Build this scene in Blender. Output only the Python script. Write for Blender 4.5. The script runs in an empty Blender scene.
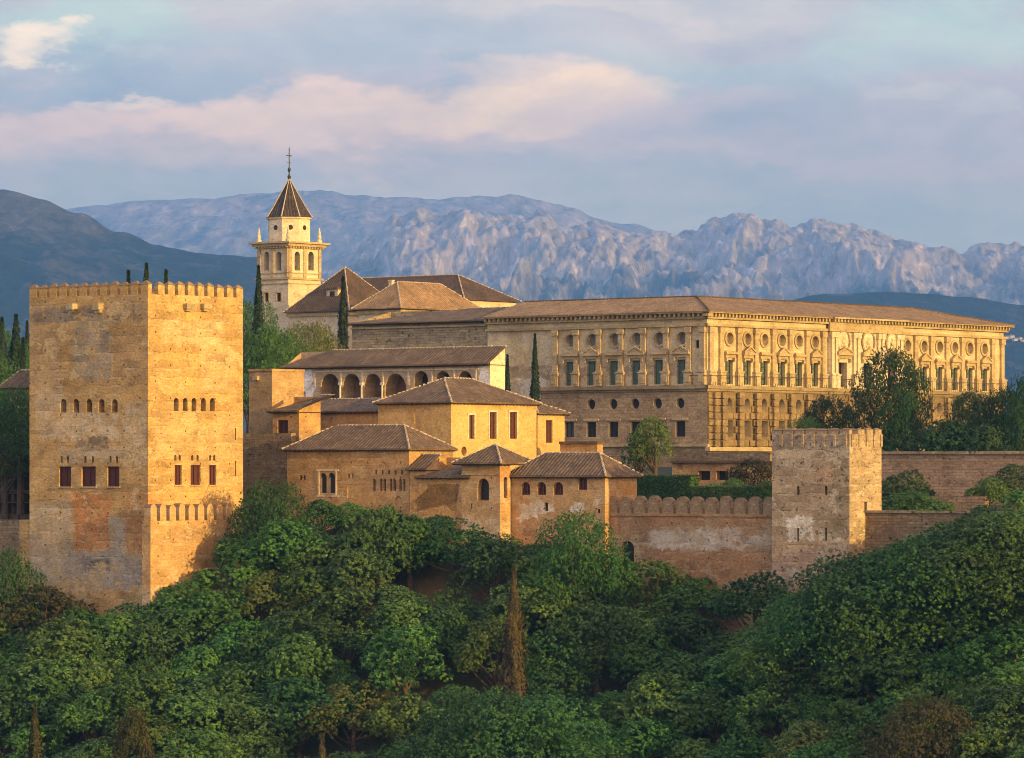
import bpy, bmesh, math, random
from mathutils import Vector, Matrix, noise
from mathutils.geometry import tessellate_polygon
R_ = math.radians
S = bpy.context.scene
COL = S.collection
RND = random.Random(11)

# ------------------------------------------------------------------ camera, sky, sun, exposure
F, CX, HY = 4320.0, 512.0, 470.0          # focal length in photo pixels, image centre column, horizon row
SUN_AZ, SUN_EL = 132.8, 9.5               # clockwise from +Y, above the horizon (degrees)
SUN_STRENGTH, SUN_COLOR = 4.6, (1.0, 0.645, 0.185)
SKY_STRENGTH = 0.10
EXPOSURE = 0.45
HAZE = 6.5e-5

cam_d = bpy.data.cameras.new('camera'); cam = bpy.data.objects.new('camera', cam_d); COL.objects.link(cam)
cam.location = (0, 0, 0); cam.rotation_euler = (R_(90), 0, 0)
cam_d.sensor_width = 36.0; cam_d.lens = F/1024*36.0
cam_d.shift_y = (HY-379.0)/1024.0
cam_d.clip_start = 1.0; cam_d.clip_end = 60000.0
S.camera = cam
S.view_settings.view_transform = 'Standard'; S.view_settings.look = 'None'
S.view_settings.exposure = EXPOSURE; S.view_settings.gamma = 1.0; S.view_settings.use_curve_mapping = False
S.cycles.use_denoising = True
S.cycles.filter_width = 1.0
S.cycles.max_bounces = 6; S.cycles.diffuse_bounces = 3; S.cycles.glossy_bounces = 2
S.cycles.transmission_bounces = 3; S.cycles.transparent_max_bounces = 6; S.cycles.volume_bounces = 0
S.cycles.caustics_reflective = False; S.cycles.caustics_refractive = False

def lin(r, g, b):
    f = lambda c: (c/255/12.92) if c/255 <= .04045 else ((c/255+.055)/1.055)**2.4
    return (f(r), f(g), f(b), 1.0)

class NT:
    """small node-tree helper"""
    def __init__(s, tree):
        s.t = tree; s.n = tree.nodes; s.l = tree.links; s.n.clear()
    def new(s, typ, **kw):
        nd = s.n.new(typ)
        for k, v in kw.items(): setattr(nd, k, v)
        return nd
    def link(s, a, b): s.l.new(a, b)
    def put(s, sock, v):
        if hasattr(v, 'is_output'): s.l.new(v, sock)
        else: sock.default_value = v
    def math(s, op, a, b=0.0, c=None, clamp=False):
        m = s.new('ShaderNodeMath', operation=op); m.use_clamp = clamp
        s.put(m.inputs[0], a); s.put(m.inputs[1], b)
        if c is not None: s.put(m.inputs[2], c)
        return m.outputs[0]
    def vmath(s, op, a, b=None):
        m = s.new('ShaderNodeVectorMath', operation=op)
        s.put(m.inputs[0], a)
        if b is not None: s.put(m.inputs[1], b)
        return m.outputs[0]
    def noise(s, vec, scale, detail=4, rough=.55, col=False, dist=0.0):
        n = s.new('ShaderNodeTexNoise'); s.put(n.inputs['Vector'], vec)
        n.inputs['Scale'].default_value = scale; n.inputs['Detail'].default_value = detail
        n.inputs['Roughness'].default_value = rough; n.inputs['Distortion'].default_value = dist
        return n.outputs['Color' if col else 0]
    def ramp(s, fac, stops, interp='LINEAR'):
        r = s.new('ShaderNodeValToRGB'); r.color_ramp.interpolation = interp
        e = r.color_ramp.elements
        while len(e) < len(stops): e.new(.5)
        for el, (p, c) in zip(e, stops):
            el.position = p; el.color = c if len(c) == 4 else (*c, 1)
        s.put(r.inputs[0], fac); return r.outputs[0]
    def step(s, x, a, b):
        m = s.new('ShaderNodeMapRange', interpolation_type='SMOOTHSTEP')
        s.put(m.inputs[0], x); m.inputs[1].default_value = a; m.inputs[2].default_value = b
        return m.outputs[0]
    def mix(s, fac, a, b, mode='MIX'):
        m = s.new('ShaderNodeMix', data_type='RGBA', blend_type=mode)
        s.put(m.inputs[0], fac)
        for k, v in ((6, a), (7, b)):
            if hasattr(v, 'is_output'): s.l.new(v, m.inputs[k])
            else: m.inputs[k].default_value = v if len(v) == 4 else (*v, 1)
        return m.outputs[2]
    def sep(s, v):
        x = s.new('ShaderNodeSeparateXYZ'); s.put(x.inputs[0], v); return x.outputs
    def comb(s, x, y, z):
        c = s.new('ShaderNodeCombineXYZ')
        for i, v in enumerate((x, y, z)): s.put(c.inputs[i], v)
        return c.outputs[0]
    def scale(s, v, sc): return s.vmath('MULTIPLY', v, sc)

W = bpy.data.worlds.new('World'); S.world = W; W.use_nodes = True
def build_world():
    n = NT(W.node_tree)
    d = n.new('ShaderNodeTexCoord').outputs['Generated']
    x, y, z = n.sep(d)[:3]
    sky = n.new('ShaderNodeTexSky', sky_type='NISHITA'); sky.sun_disc = False
    sky.sun_elevation = R_(SUN_EL); sky.sun_rotation = R_(SUN_AZ)
    sky.altitude = 700; sky.air_density = 1.0; sky.dust_density = 1.6; sky.ozone_density = 1.0
    skyc = n.mix(1.0, sky.outputs[0], (SKY_STRENGTH,)*3, 'MULTIPLY')
    # cloud deck: colour by height, then broad cloud masses with ragged edges, lit tops and clear gaps
    w1 = n.vmath('SUBTRACT', n.noise(n.scale(d, (13, 13, 30)), 1, 8, .62, col=True), (.5, .5, .5))
    w2 = n.noise(n.scale(n.vmath('ADD', d, (.7, .1, .3)), (26, 26, 70)), 1, 7, .6)
    dw = n.vmath('ADD', d, n.scale(w1, (.10, .0, .050)))
    xw, _y, zw = n.sep(dw)[:3]
    h = n.math('DIVIDE', zw, .25)
    base = n.ramp(h, [(0.0, lin(140, 150, 186)), (.225, lin(148, 156, 186)), (.262, lin(164, 166, 192)), (.31, lin(186, 176, 192)),
                      (.36, lin(178, 174, 198)), (.42, lin(174, 174, 198)), (.5, lin(168, 174, 196)), (.7, lin(160, 172, 198)), (1.0, lin(166, 176, 200))])
    c = base
    for px, py, rx, ry, cc, op in ((300, 132, 460, 44, lin(206, 186, 200), .75), (780, 150, 330, 34, lin(192, 180, 202), .6), (70, 30, 190, 40, lin(158, 198, 212), .6), (965, 30, 150, 55, lin(160, 198, 214), .6), (700, 70, 260, 30, lin(168, 190, 210), .5),
                                   (120, 80, 190, 38, lin(140, 156, 192), .85), (400, 45, 260, 40, lin(158, 170, 200), .8), (860, 120, 260, 50, lin(158, 166, 200), .6), (800, 75, 200, 30, lin(160, 174, 204), .6),
                                   (30, 45, 60, 22, lin(236, 224, 220), .95), (150, 122, 190, 26, lin(224, 200, 202), .85), (330, 125, 220, 34, lin(236, 210, 202), .9), (540, 105, 150, 50, lin(240, 216, 200), .95), (130, 98, 50, 12, lin(236, 216, 210), .8),
                                   (480, 66, 90, 18, lin(210, 194, 202), .7), (640, 120, 120, 30, lin(204, 188, 202), .6), (965, 108, 70, 18, lin(198, 200, 212), .5), (620, 8, 150, 16, lin(200, 194, 204), .4), (760, 95, 60, 18, lin(200, 186, 204), .5)):
        ex = n.math('DIVIDE', n.math('SUBTRACT', xw, (px-CX)/F), rx/F); ez = n.math('DIVIDE', n.math('SUBTRACT', zw, (HY-py)/F), ry/F)
        q = n.math('ADD', n.math('MULTIPLY', ex, ex), n.math('MULTIPLY', ez, ez))
        k = n.math('MULTIPLY', n.math('SUBTRACT', 1, n.step(n.math('ADD', q, n.math('MULTIPLY', n.math('SUBTRACT', w2, .5), 2.6)), .15, 1.25)), n.math('MULTIPLY_ADD', n.step(w2, .36, .60), .35, .65))
        k = n.math('MULTIPLY', n.math('MULTIPLY', k, n.step(y, 0, .3)), op)
        c = n.mix(k, c, cc)
    c = n.mix(.8, c, n.mix(1, c, n.ramp(n.noise(n.scale(d, (26, 26, 66)), 1, 9, .68, dist=.4), [(.3, (.78, .82, .88)), (.7, (1.24, 1.18, 1.12))]), 'MULTIPLY'))
    low = n.math('SUBTRACT', 1, n.step(z, .12, .30))         # the low sky is seen through the evening haze
    c = n.mix(1, c, n.mix(low, (1.05, 1.35, 1.70, 1), (2.95, 2.32, 1.42, 1)), 'MULTIPLY')
    c = n.mix(n.math('MULTIPLY', n.math('SUBTRACT', 1, n.step(z, .055, .085)), low), c, n.mix(1, c, (1.45, 1.38, 1.14, 1), 'MULTIPLY'))
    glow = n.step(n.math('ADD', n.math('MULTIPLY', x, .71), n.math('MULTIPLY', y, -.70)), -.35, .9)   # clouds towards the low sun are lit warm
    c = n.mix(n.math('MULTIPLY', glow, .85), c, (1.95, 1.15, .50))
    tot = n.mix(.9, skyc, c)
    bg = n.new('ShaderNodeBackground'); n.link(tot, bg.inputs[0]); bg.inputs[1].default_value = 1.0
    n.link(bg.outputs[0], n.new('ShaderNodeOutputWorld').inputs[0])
build_world()

sun_d = bpy.data.lights.new('sun', 'SUN'); sun = bpy.data.objects.new('sun', sun_d); COL.objects.link(sun)
sun_d.energy = SUN_STRENGTH; sun_d.color = SUN_COLOR; sun_d.angle = R_(0.6)
sdir = Vector((math.cos(R_(SUN_EL))*math.sin(R_(SUN_AZ)), math.cos(R_(SUN_EL))*math.cos(R_(SUN_AZ)), math.sin(R_(SUN_EL))))
sun.rotation_euler = (-sdir).to_track_quat('-Z', 'Y').to_euler(); sun.location = (300, -200, 200)

# ------------------------------------------------------------------ helpers
ALPHA = R_(51.6)                          # the walls of the citadel run along u (right, away) and v (left, away)
UX, UY = math.cos(ALPHA), math.sin(ALPHA)
VX, VY = -UY, UX
def at(px, py, Y): return Vector(((px-CX)/F*Y, Y, (HY-py)/F*Y))

class MB:
    def __init__(s): s.v = []; s.f = []; s.uv = {}; s.mi = {}
    def face(s, pts, uv=None, m=0):
        i = len(s.v); s.v += [tuple(p) for p in pts]; s.f.append(tuple(range(i, i+len(pts))))
        if uv: s.uv[len(s.f)-1] = uv
        if m: s.mi[len(s.f)-1] = m
    def box(s, x0, x1, y0, y1, z0, z1, M=None):
        p = [Vector((x, y, z)) for z in (z0, z1) for y in (y0, y1) for x in (x0, x1)]
        if M is not None: p = [M @ q for q in p]
        i = len(s.v); s.v += [tuple(q) for q in p]
        for f in ((0,2,3,1),(4,5,7,6),(0,1,5,4),(2,6,7,3),(0,4,6,2),(1,3,7,5)): s.f.append(tuple(i+k for k in f))
    def tube(s, pts, rads, n=7, caps=True):
        rings = []
        for k, p in enumerate(pts):
            p = Vector(p)
            d = (Vector(pts[min(k+1, len(pts)-1)]) - Vector(pts[max(k-1, 0)])).normalized()
            a = d.orthogonal().normalized(); b = d.cross(a)
            i = len(s.v)
            for j in range(n):
                t = 2*math.pi*j/n; s.v.append(tuple(p + (a*math.cos(t)+b*math.sin(t))*rads[k]))
            rings.append(i)
        for k in range(len(rings)-1):
            for j in range(n):
                s.f.append((rings[k]+j, rings[k]+(j+1) % n, rings[k+1]+(j+1) % n, rings[k+1]+j))
        if caps:
            s.f.append(tuple(rings[0]+j for j in reversed(range(n)))); s.f.append(tuple(rings[-1]+j for j in range(n)))
    def lathe(s, prof, n=12, c=(0, 0, 0)):
        rings = []
        for r, z in prof:
            i = len(s.v); rings.append(i)
            for j in range(n):
                t = 2*math.pi*(j+.5)/n; s.v.append((c[0]+r*math.cos(t), c[1]+r*math.sin(t), c[2]+z))
        for k in range(len(rings)-1):
            for j in range(n):
                s.f.append((rings[k]+j, rings[k]+(j+1) % n, rings[k+1]+(j+1) % n, rings[k+1]+j))
        s.f.append(tuple(rings[0]+j for j in reversed(range(n)))); s.f.append(tuple(rings[-1]+j for j in range(n)))
    def mesh(s, name, mats, smooth=False):
        me = bpy.data.meshes.new(name); me.from_pydata(s.v, [], s.f)
        for m in (mats if isinstance(mats, (list, tuple)) else [mats]): me.materials.append(m)
        if s.uv:
            ul = me.uv_layers.new(name='uv')
            for fi, uv in s.uv.items():
                p = me.polygons[fi]
                for k, li in enumerate(p.loop_indices): ul.data[li].uv = uv[k]
        for fi, m in s.mi.items(): me.polygons[fi].material_index = m
        if smooth: me.polygons.foreach_set('use_smooth', [True]*len(me.polygons))
        me.update(); return me

def link(name, me, parent=None, loc=(0, 0, 0), rz=0.0, sc=None):
    o = bpy.data.objects.new(name, me); COL.objects.link(o)
    if parent: o.parent = parent
    o.location = loc; o.rotation_euler = (0, 0, rz)
    if sc: o.scale = sc
    return o
def tag(o, label, cat, group=None, kind=None):
    o['label'] = label; o['category'] = cat
    if group: o['group'] = group
    if kind: o['kind'] = kind
    return o
def thing(name, label, cat, loc, rz=0.0, group=None):
    return tag(link(name, None, None, loc, rz), label, cat, group)

# ------------------------------------------------------------------ materials
def mat(name):
    m = bpy.data.materials.new(name); m.use_nodes = True
    n = NT(m.node_tree)
    b = n.new('ShaderNodeBsdfPrincipled'); b.inputs['Roughness'].default_value = .9
    b.inputs['Specular IOR Level'].default_value = .2
    o = n.new('ShaderNodeOutputMaterial'); n.link(b.outputs[0], o.inputs[0])
    return m, n, b, o
def simple(name, c, rough=.85, var=.25, sc=2.0, spec=.2):
    m, n, b, o = mat(name)
    d = n.new('ShaderNodeTexCoord').outputs['Object']
    f = n.noise(d, sc, 5, .6)
    cc = n.mix(1, (*c, 1), n.ramp(f, [(.25, (1-var,)*3), (.75, (1+var,)*3)]), 'MULTIPLY')
    n.link(cc, b.inputs['Base Color']); b.inputs['Roughness'].default_value = rough
    b.inputs['Specular IOR Level'].default_value = spec
    return m
def wall_mat(name, c1, c2, c3, patches=(), course=0.0, course_d=.25, brick=0.0, bump=.5, streak=1.0, big=.14, specks=0.0, loss=0.0):
    """weathered masonry or plaster; patches = (centre, half sizes, colour, opacity) of repairs and stains in building coordinates"""
    m, n, b, o = mat(name)
    p = n.new('ShaderNodeTexCoord').outputs['Object']
    col = n.mix(n.step(n.noise(p, big, 9, .62, dist=.4), .38, .64), (*c1, 1), (*c2, 1))
    st = n.noise(n.scale(p, (.35, .35, 2.1)), .55, 9, .66)
    col = n.mix(n.math('MULTIPLY', n.step(st, .50, .70), .75*streak), col, (*c3, 1))
    wob = n.scale(n.vmath('SUBTRACT', n.noise(p, .55, 6, .65, col=True), (.5, .5, .5)), (2.6, 2.6, 2.6))
    pw = n.vmath('ADD', p, wob)
    mot = n.noise(n.vmath('ADD', p, (9.3, 4.1, 7.7)), .9, 8, .7)
    for c, h, pc, op in patches:
        q = n.sep(n.vmath('DIVIDE', n.vmath('ABSOLUTE', n.vmath('SUBTRACT', pw, c)), h))
        dd = n.math('MAXIMUM', n.math('MAXIMUM', q[0], q[1]), q[2])
        k = n.math('SUBTRACT', 1, n.step(dd, .82, 1.08))
        k = n.math('MULTIPLY', n.math('MULTIPLY', k, n.step(mot, .36, .50)), op) if op < 1 else k
        col = n.mix(k, col, (*pc, 1))
    fine = n.noise(n.scale(p, (1, 1, 1.7)), 2.6, 8, .68)
    col = n.mix(1, col, n.ramp(fine, [(.25, (.58,)*3), (.5, (1.0,)*3), (.75, (1.30,)*3)]), 'MULTIPLY')
    hgt = n.math('MULTIPLY', fine, 1.0)
    blot = n.noise(n.vmath('ADD', n.scale(p, (1, 1, 1.35)), (3.1, 8.8, 1.9)), .62, 10, .72, dist=.25)
    col = n.mix(.85, col, n.mix(1, col, n.ramp(blot, [(.30, (.52, .50, .48)), (.46, (.95, .95, .95)), (.58, (1.06, 1.06, 1.06)), (.72, (1.38, 1.38, 1.42))]), 'MULTIPLY'))
    hgt = n.math('ADD', hgt, n.math('MULTIPLY', blot, .8))
    drip = n.noise(n.scale(p, (1.1, 1.1, .09)), 1.0, 7, .65)
    col = n.mix(n.math('MULTIPLY', n.step(drip, .55, .75), .42), col, n.mix(1, col, (.48, .46, .44, 1), 'MULTIPLY'))
    if course:
        z = n.math('DIVIDE', n.math('ADD', n.sep(p)[2], n.math('MULTIPLY', n.noise(p, .45, 6, .6), .75)), course)
        fl = n.math('FLOOR', z); px_, py_ = n.sep(p)[:2]
        bt = n.noise(n.comb(n.math('MULTIPLY', px_, .22), n.math('MULTIPLY', py_, .22), n.math('MULTIPLY', fl, 5.37)), 1, 2)
        col = n.mix(course_d, col, n.mix(1, col, n.ramp(bt, [(.32, (.72, .71, .70)), (.5, (1, 1, 1)), (.68, (1.2, 1.2, 1.2))]), 'MULTIPLY'))
        ln = n.math('SUBTRACT', 1, n.step(n.math('FRACT', z), .0, .13))
        ln = n.math('MULTIPLY', ln, n.step(n.noise(p, .8, 7, .7), .44, .66))
        hx = n.math('MULTIPLY', n.math('SUBTRACT', n.math('FRACT', n.math('DIVIDE', n.math('ADD', px_, py_), 2.3)), .5), 2.3)
        hz_ = n.math('MULTIPLY', n.math('SUBTRACT', n.math('FRACT', n.math('DIVIDE', n.sep(p)[2], course*2)), .5), course*2)
        hd = n.math('SQRT', n.math('ADD', n.math('MULTIPLY', hx, hx), n.math('MULTIPLY', hz_, hz_)))
        hole = n.math('MULTIPLY', n.math('SUBTRACT', 1, n.step(hd, .07, .14)), n.step(n.noise(p, .5, 2), .46, .50))   # putlog holes
        col = n.mix(n.math('MULTIPLY', hole, .85), col, (.05, .035, .02, 1))
        col = n.mix(n.math('MULTIPLY', ln, course_d*.8), col, n.mix(1, col, (.34, .31, .29, 1), 'MULTIPLY'))
        lime = n.math('MULTIPLY', n.math('MULTIPLY', n.step(n.math('FRACT', z), .70, .86), n.step(n.noise(n.scale(p, (1, 1, .7)), .5, 8, .7), .50, .60)), course_d*.55)
        col = n.mix(lime, col, (.60, .51, .36, 1))
        hgt = n.math('SUBTRACT', hgt, n.math('MULTIPLY', ln, .35))
    if loss:
        ls = n.noise(n.vmath('ADD', n.scale(p, (1, 1, 1.5)), (7.7, 2.2, 5.5)), .33, 12, .72, dist=.3)
        lm = n.math('MULTIPLY', n.step(ls, .545, .572), loss)
        col = n.mix(lm, col, n.mix(1, (*c3, 1), n.ramp(n.noise(n.scale(p, (1, 1, 2.6)), 2.2, 6, .7), [(.32, (.55, .54, .53)), (.5, (1, 1, 1)), (.66, (1.32, 1.34, 1.38))]), 'MULTIPLY'))
        hgt = n.math('SUBTRACT', hgt, n.math('MULTIPLY', lm, .5))
        gs = n.noise(n.vmath('ADD', n.scale(p, (1, 1, 1.2)), (1.7, 6.2, 3.5)), .42, 12, .74, dist=.4)
        col = n.mix(n.math('MULTIPLY', n.step(gs, .585, .62), .6*loss), col, n.mix(1, col, (.50, .53, .56, 1), 'MULTIPLY'))
    vf = n.noise(n.scale(p, (1, 1, 1.5)), 6.5, 5, .7)
    col = n.mix(.9, col, n.mix(1, col, n.ramp(vf, [(.30, (.66, .65, .64)), (.5, (1, 1, 1)), (.70, (1.30, 1.30, 1.30))]), 'MULTIPLY'))
    if brick:
        x, y, z = n.sep(p)[:3]
        v = n.comb(n.math('ADD', x, y), z, 0.0)
        bt = n.new('ShaderNodeTexBrick'); n.put(bt.inputs['Vector'], v)
        bt.inputs['Color1'].default_value = (.78, .78, .78, 1); bt.inputs['Color2'].default_value = (1.18, 1.18, 1.18, 1)
        bt.inputs['Mortar'].default_value = (.62, .60, .58, 1); bt.inputs['Scale'].default_value = 1.0
        bt.inputs['Mortar Size'].default_value = .035*brick; bt.inputs['Brick Width'].default_value = brick*2.0; bt.inputs['Row Height'].default_value = brick*.85
        col = n.mix(.8, col, n.mix(1, col, bt.outputs[0], 'MULTIPLY'))
        hgt = n.math('SUBTRACT', hgt, n.math('MULTIPLY', bt.outputs[1], .9))
    if specks:
        sp = n.step(n.noise(p, 1.7, 3, .5), .62, .68)
        col = n.mix(n.math('MULTIPLY', sp, specks), col, n.mix(1, col, (.22, .21, .20, 1), 'MULTIPLY'))
        hgt = n.math('SUBTRACT', hgt, sp)
    n.link(col, b.inputs['Base Color'])
    bp = n.new('ShaderNodeBump'); bp.inputs['Strength'].default_value = bump; bp.inputs['Distance'].default_value = .12
    n.link(hgt, bp.inputs['Height']); n.link(bp.outputs[0], b.inputs['Normal'])
    return m
def roof_mat(name, c1, c2, c3):
    m, n, b, o = mat(name)
    tc = n.new('ShaderNodeTexCoord'); uv = n.sep(tc.outputs['UV'])
    u = n.math('DIVIDE', uv[0], .46); v = n.math('DIVIDE', uv[1], .5)
    wv = n.math('SINE', n.math('MULTIPLY', u, 2*math.pi))
    wn = n.new('ShaderNodeTexWhiteNoise', noise_dimensions='2D')
    n.link(n.comb(n.math('FLOOR', u), n.math('FLOOR', v), 0.0), wn.inputs[0])
    col = n.ramp(wn.outputs[0], [(0, tuple((p_+3*q_)/4 for p_, q_ in zip(c1, c2))), (.5, c2), (1, tuple((p_+q_)/2 for p_, q_ in zip(c3, c2)))])
    big = n.noise(tc.outputs['Object'], .35, 7, .65)
    col = n.mix(1, col, n.ramp(big, [(.3, (.62, .63, .62)), (.55, (1, 1, 1)), (.75, (1.25, 1.2, 1.1))]), 'MULTIPLY')
    col = n.mix(n.math('MULTIPLY', n.step(wv, .1, -.95), .45), col, n.mix(1, col, (.35, .33, .32, 1), 'MULTIPLY'))
    gr = n.noise(tc.outputs['Object'], 2.4, 8, .75)
    col = n.mix(1, col, n.ramp(gr, [(.32, (.55, .54, .53)), (.5, (1, 1, 1)), (.68, (1.5, 1.45, 1.4))]), 'MULTIPLY')
    n.link(col, b.inputs['Base Color'])
    hg = n.math('ADD', n.math('MULTIPLY', wv, .5), n.math('MULTIPLY', n.math('FRACT', v), -.35))
    hg = n.math('ADD', hg, n.math('MULTIPLY', n.noise(tc.outputs['Object'], 4, 4), .7))
    bp = n.new('ShaderNodeBump'); bp.inputs['Strength'].default_value = .8; bp.inputs['Distance'].default_value = .12
    n.link(hg, bp.inputs['Height']); n.link(bp.outputs[0], b.inputs['Normal'])
    return m
def leaf_mat(name, c1, c2, c3, trans=.3):
    m, n, b, o = mat(name)
    g = n.new('ShaderNodeNewGeometry'); oi = n.new('ShaderNodeObjectInfo')
    p = n.new('ShaderNodeTexCoord').outputs['Object']
    col = n.ramp(g.outputs['Random Per Island'], [(0, c1), (.55, c2), (1, c3)])
    cl = n.noise(n.vmath('ADD', p, n.comb(n.math('MULTIPLY', oi.outputs['Random'], 40), 0.0, 0.0)), .45, 3, .5)
    col = n.mix(n.math('MULTIPLY', n.step(cl, .45, .68), .6), col, n.mix(1, col, (1.45, 1.38, .66, 1), 'MULTIPLY'))
    hs = n.new('ShaderNodeHueSaturation'); n.link(col, hs.inputs['Color'])
    n.put(hs.inputs['Hue'], n.math('MULTIPLY_ADD', oi.outputs['Random'], .06, .47))
    n.put(hs.inputs['Value'], n.math('MULTIPLY_ADD', n.math('FRACT', n.math('MULTIPLY', oi.outputs['Random'], 7.31)), .55, .75))
    n.link(hs.outputs[0], b.inputs['Base Color']); b.inputs['Roughness'].default_value = .7
    tr = n.new('ShaderNodeBsdfTranslucent'); n.link(hs.outputs[0], tr.inputs[0])
    mx = n.new('ShaderNodeMixShader'); mx.inputs[0].default_value = trans
    n.link(b.outputs[0], mx.inputs[1]); n.link(tr.outputs[0], mx.inputs[2]); n.link(mx.outputs[0], o.inputs[0])
    return m

OCH1, OCH2, OCH3 = (.47, .285, .105), (.37, .21, .075), (.52, .365, .185)
M_plaster = wall_mat('ochre_plaster', (.56, .38, .155), (.50, .32, .12), (.60, .44, .22), bump=.3, streak=.6, big=.3, loss=.3)
M_clay = wall_mat('clay_wall', OCH1, (.36, .22, .11), OCH3, course=.85, course_d=.6, bump=.6, loss=.6)
M_rubble = wall_mat('rubble_wall', (.30, .22, .13), (.22, .16, .10), (.40, .32, .20), brick=.33, bump=.9, specks=.7)
M_oldstone = wall_mat('old_masonry', (.36, .29, .18), (.27, .22, .14), (.44, .38, .26), brick=.42, bump=.9, specks=.85)
M_white = wall_mat('white_plaster', (.66, .62, .55), (.60, .54, .45), (.72, .68, .62), bump=.12, streak=.5)
M_cream = wall_mat('cream_stone', (.60, .52, .38), (.54, .45, .31), (.64, .57, .44), bump=.2, streak=.6)
M_pal = wall_mat('palace_sandstone', (.55, .47, .31), (.45, .365, .22), (.62, .54, .39), bump=.35, streak=.8, loss=.3,
                 patches=[((0, 32, 9), (1.2, 7, 7), (.50, .36, .20), .7), ((0, 29, 8), (1.2, 2.5, 6), (.62, .57, .47), .7), ((0, 20, 14.2), (1.2, 16, .8), (.27, .20, .13), .8)])
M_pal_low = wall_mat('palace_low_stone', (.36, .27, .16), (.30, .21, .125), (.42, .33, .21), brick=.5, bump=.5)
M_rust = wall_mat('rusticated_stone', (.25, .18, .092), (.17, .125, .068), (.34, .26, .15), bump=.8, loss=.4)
M_trim = wall_mat('carved_stone', (.45, .355, .205), (.35, .265, .145), (.52, .425, .27), bump=.5, loss=.3)
M_dim = wall_mat('weathered_shaded_trim', (.30, .235, .14), (.22, .17, .105), (.40, .32, .20), bump=.5)
M_cap = wall_mat('merlon_cap', (.24, .155, .085), (.17, .115, .07), (.33, .23, .13), bump=.6)
M_roof = roof_mat('roof_tiles', (.105, .070, .040), (.160, .106, .058), (.235, .165, .096))
M_roof2 = roof_mat('roof_tiles_warm', (.21, .130, .062), (.30, .19, .09), (.40, .27, .14))
M_roof3 = roof_mat('roof_tiles_dark', (.080, .052, .033), (.105, .070, .042), (.145, .100, .062))
M_ridge = simple('ridge_mortar', (.42, .35, .27), .9, .45, 3.0)
M_wood = simple('dark_wood', (.055, .035, .022), .8, .4)
M_dark = simple('dark_interior', (.018, .014, .011), .6, .4, spec=.4)
M_lattice = simple('red_brown_lattice', (.085, .028, .020), .7, .5, 6)
M_brownwood = simple('brown_shutter', (.13, .06, .03), .7, .4, 4)
M_green = simple('green_shutter', (.095, .145, .115), .6, .25, 3)
M_glass = simple('dim_glass', (.06, .07, .08), .2, .3, spec=.5)
M_pane = simple('pale_pane', (.17, .17, .16), .5, .3)
M_iron = simple('iron', (.05, .045, .045), .5, .2)
M_slate = roof_mat('spire_tiles', (.045, .036, .034), (.062, .050, .045), (.085, .068, .058))
M_bark = simple('bark', (.09, .06, .04), .95, .4, 4)
M_bronze = simple('bell_bronze', (.10, .08, .05), .45, .2)

# ------------------------------------------------------------------ building kit
def arch_pts(s0, s1, z0, z1, arch, n=9):
    if not arch: return [(s0, z0), (s1, z0), (s1, z1), (s0, z1)]
    if arch == 'round':
        c, r, rz = (s0+s1)/2, abs(s1-s0)/2, (z1-z0)/2
        return [(c+r*math.cos(2*math.pi*k/18), (z0+z1)/2+rz*math.sin(2*math.pi*k/18)) for k in range(18)]
    r = (s1-s0)/2; c = (s0+s1)/2
    rz = min(r*(1.15 if arch == 'horse' else 1.0), (z1-z0)*.8); zc = z1-rz
    return [(s0, z0), (s1, z0)] + [(c+r*math.cos(math.pi*k/n), zc+rz*math.sin(math.pi*k/n)) for k in range(n+1)]

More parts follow.
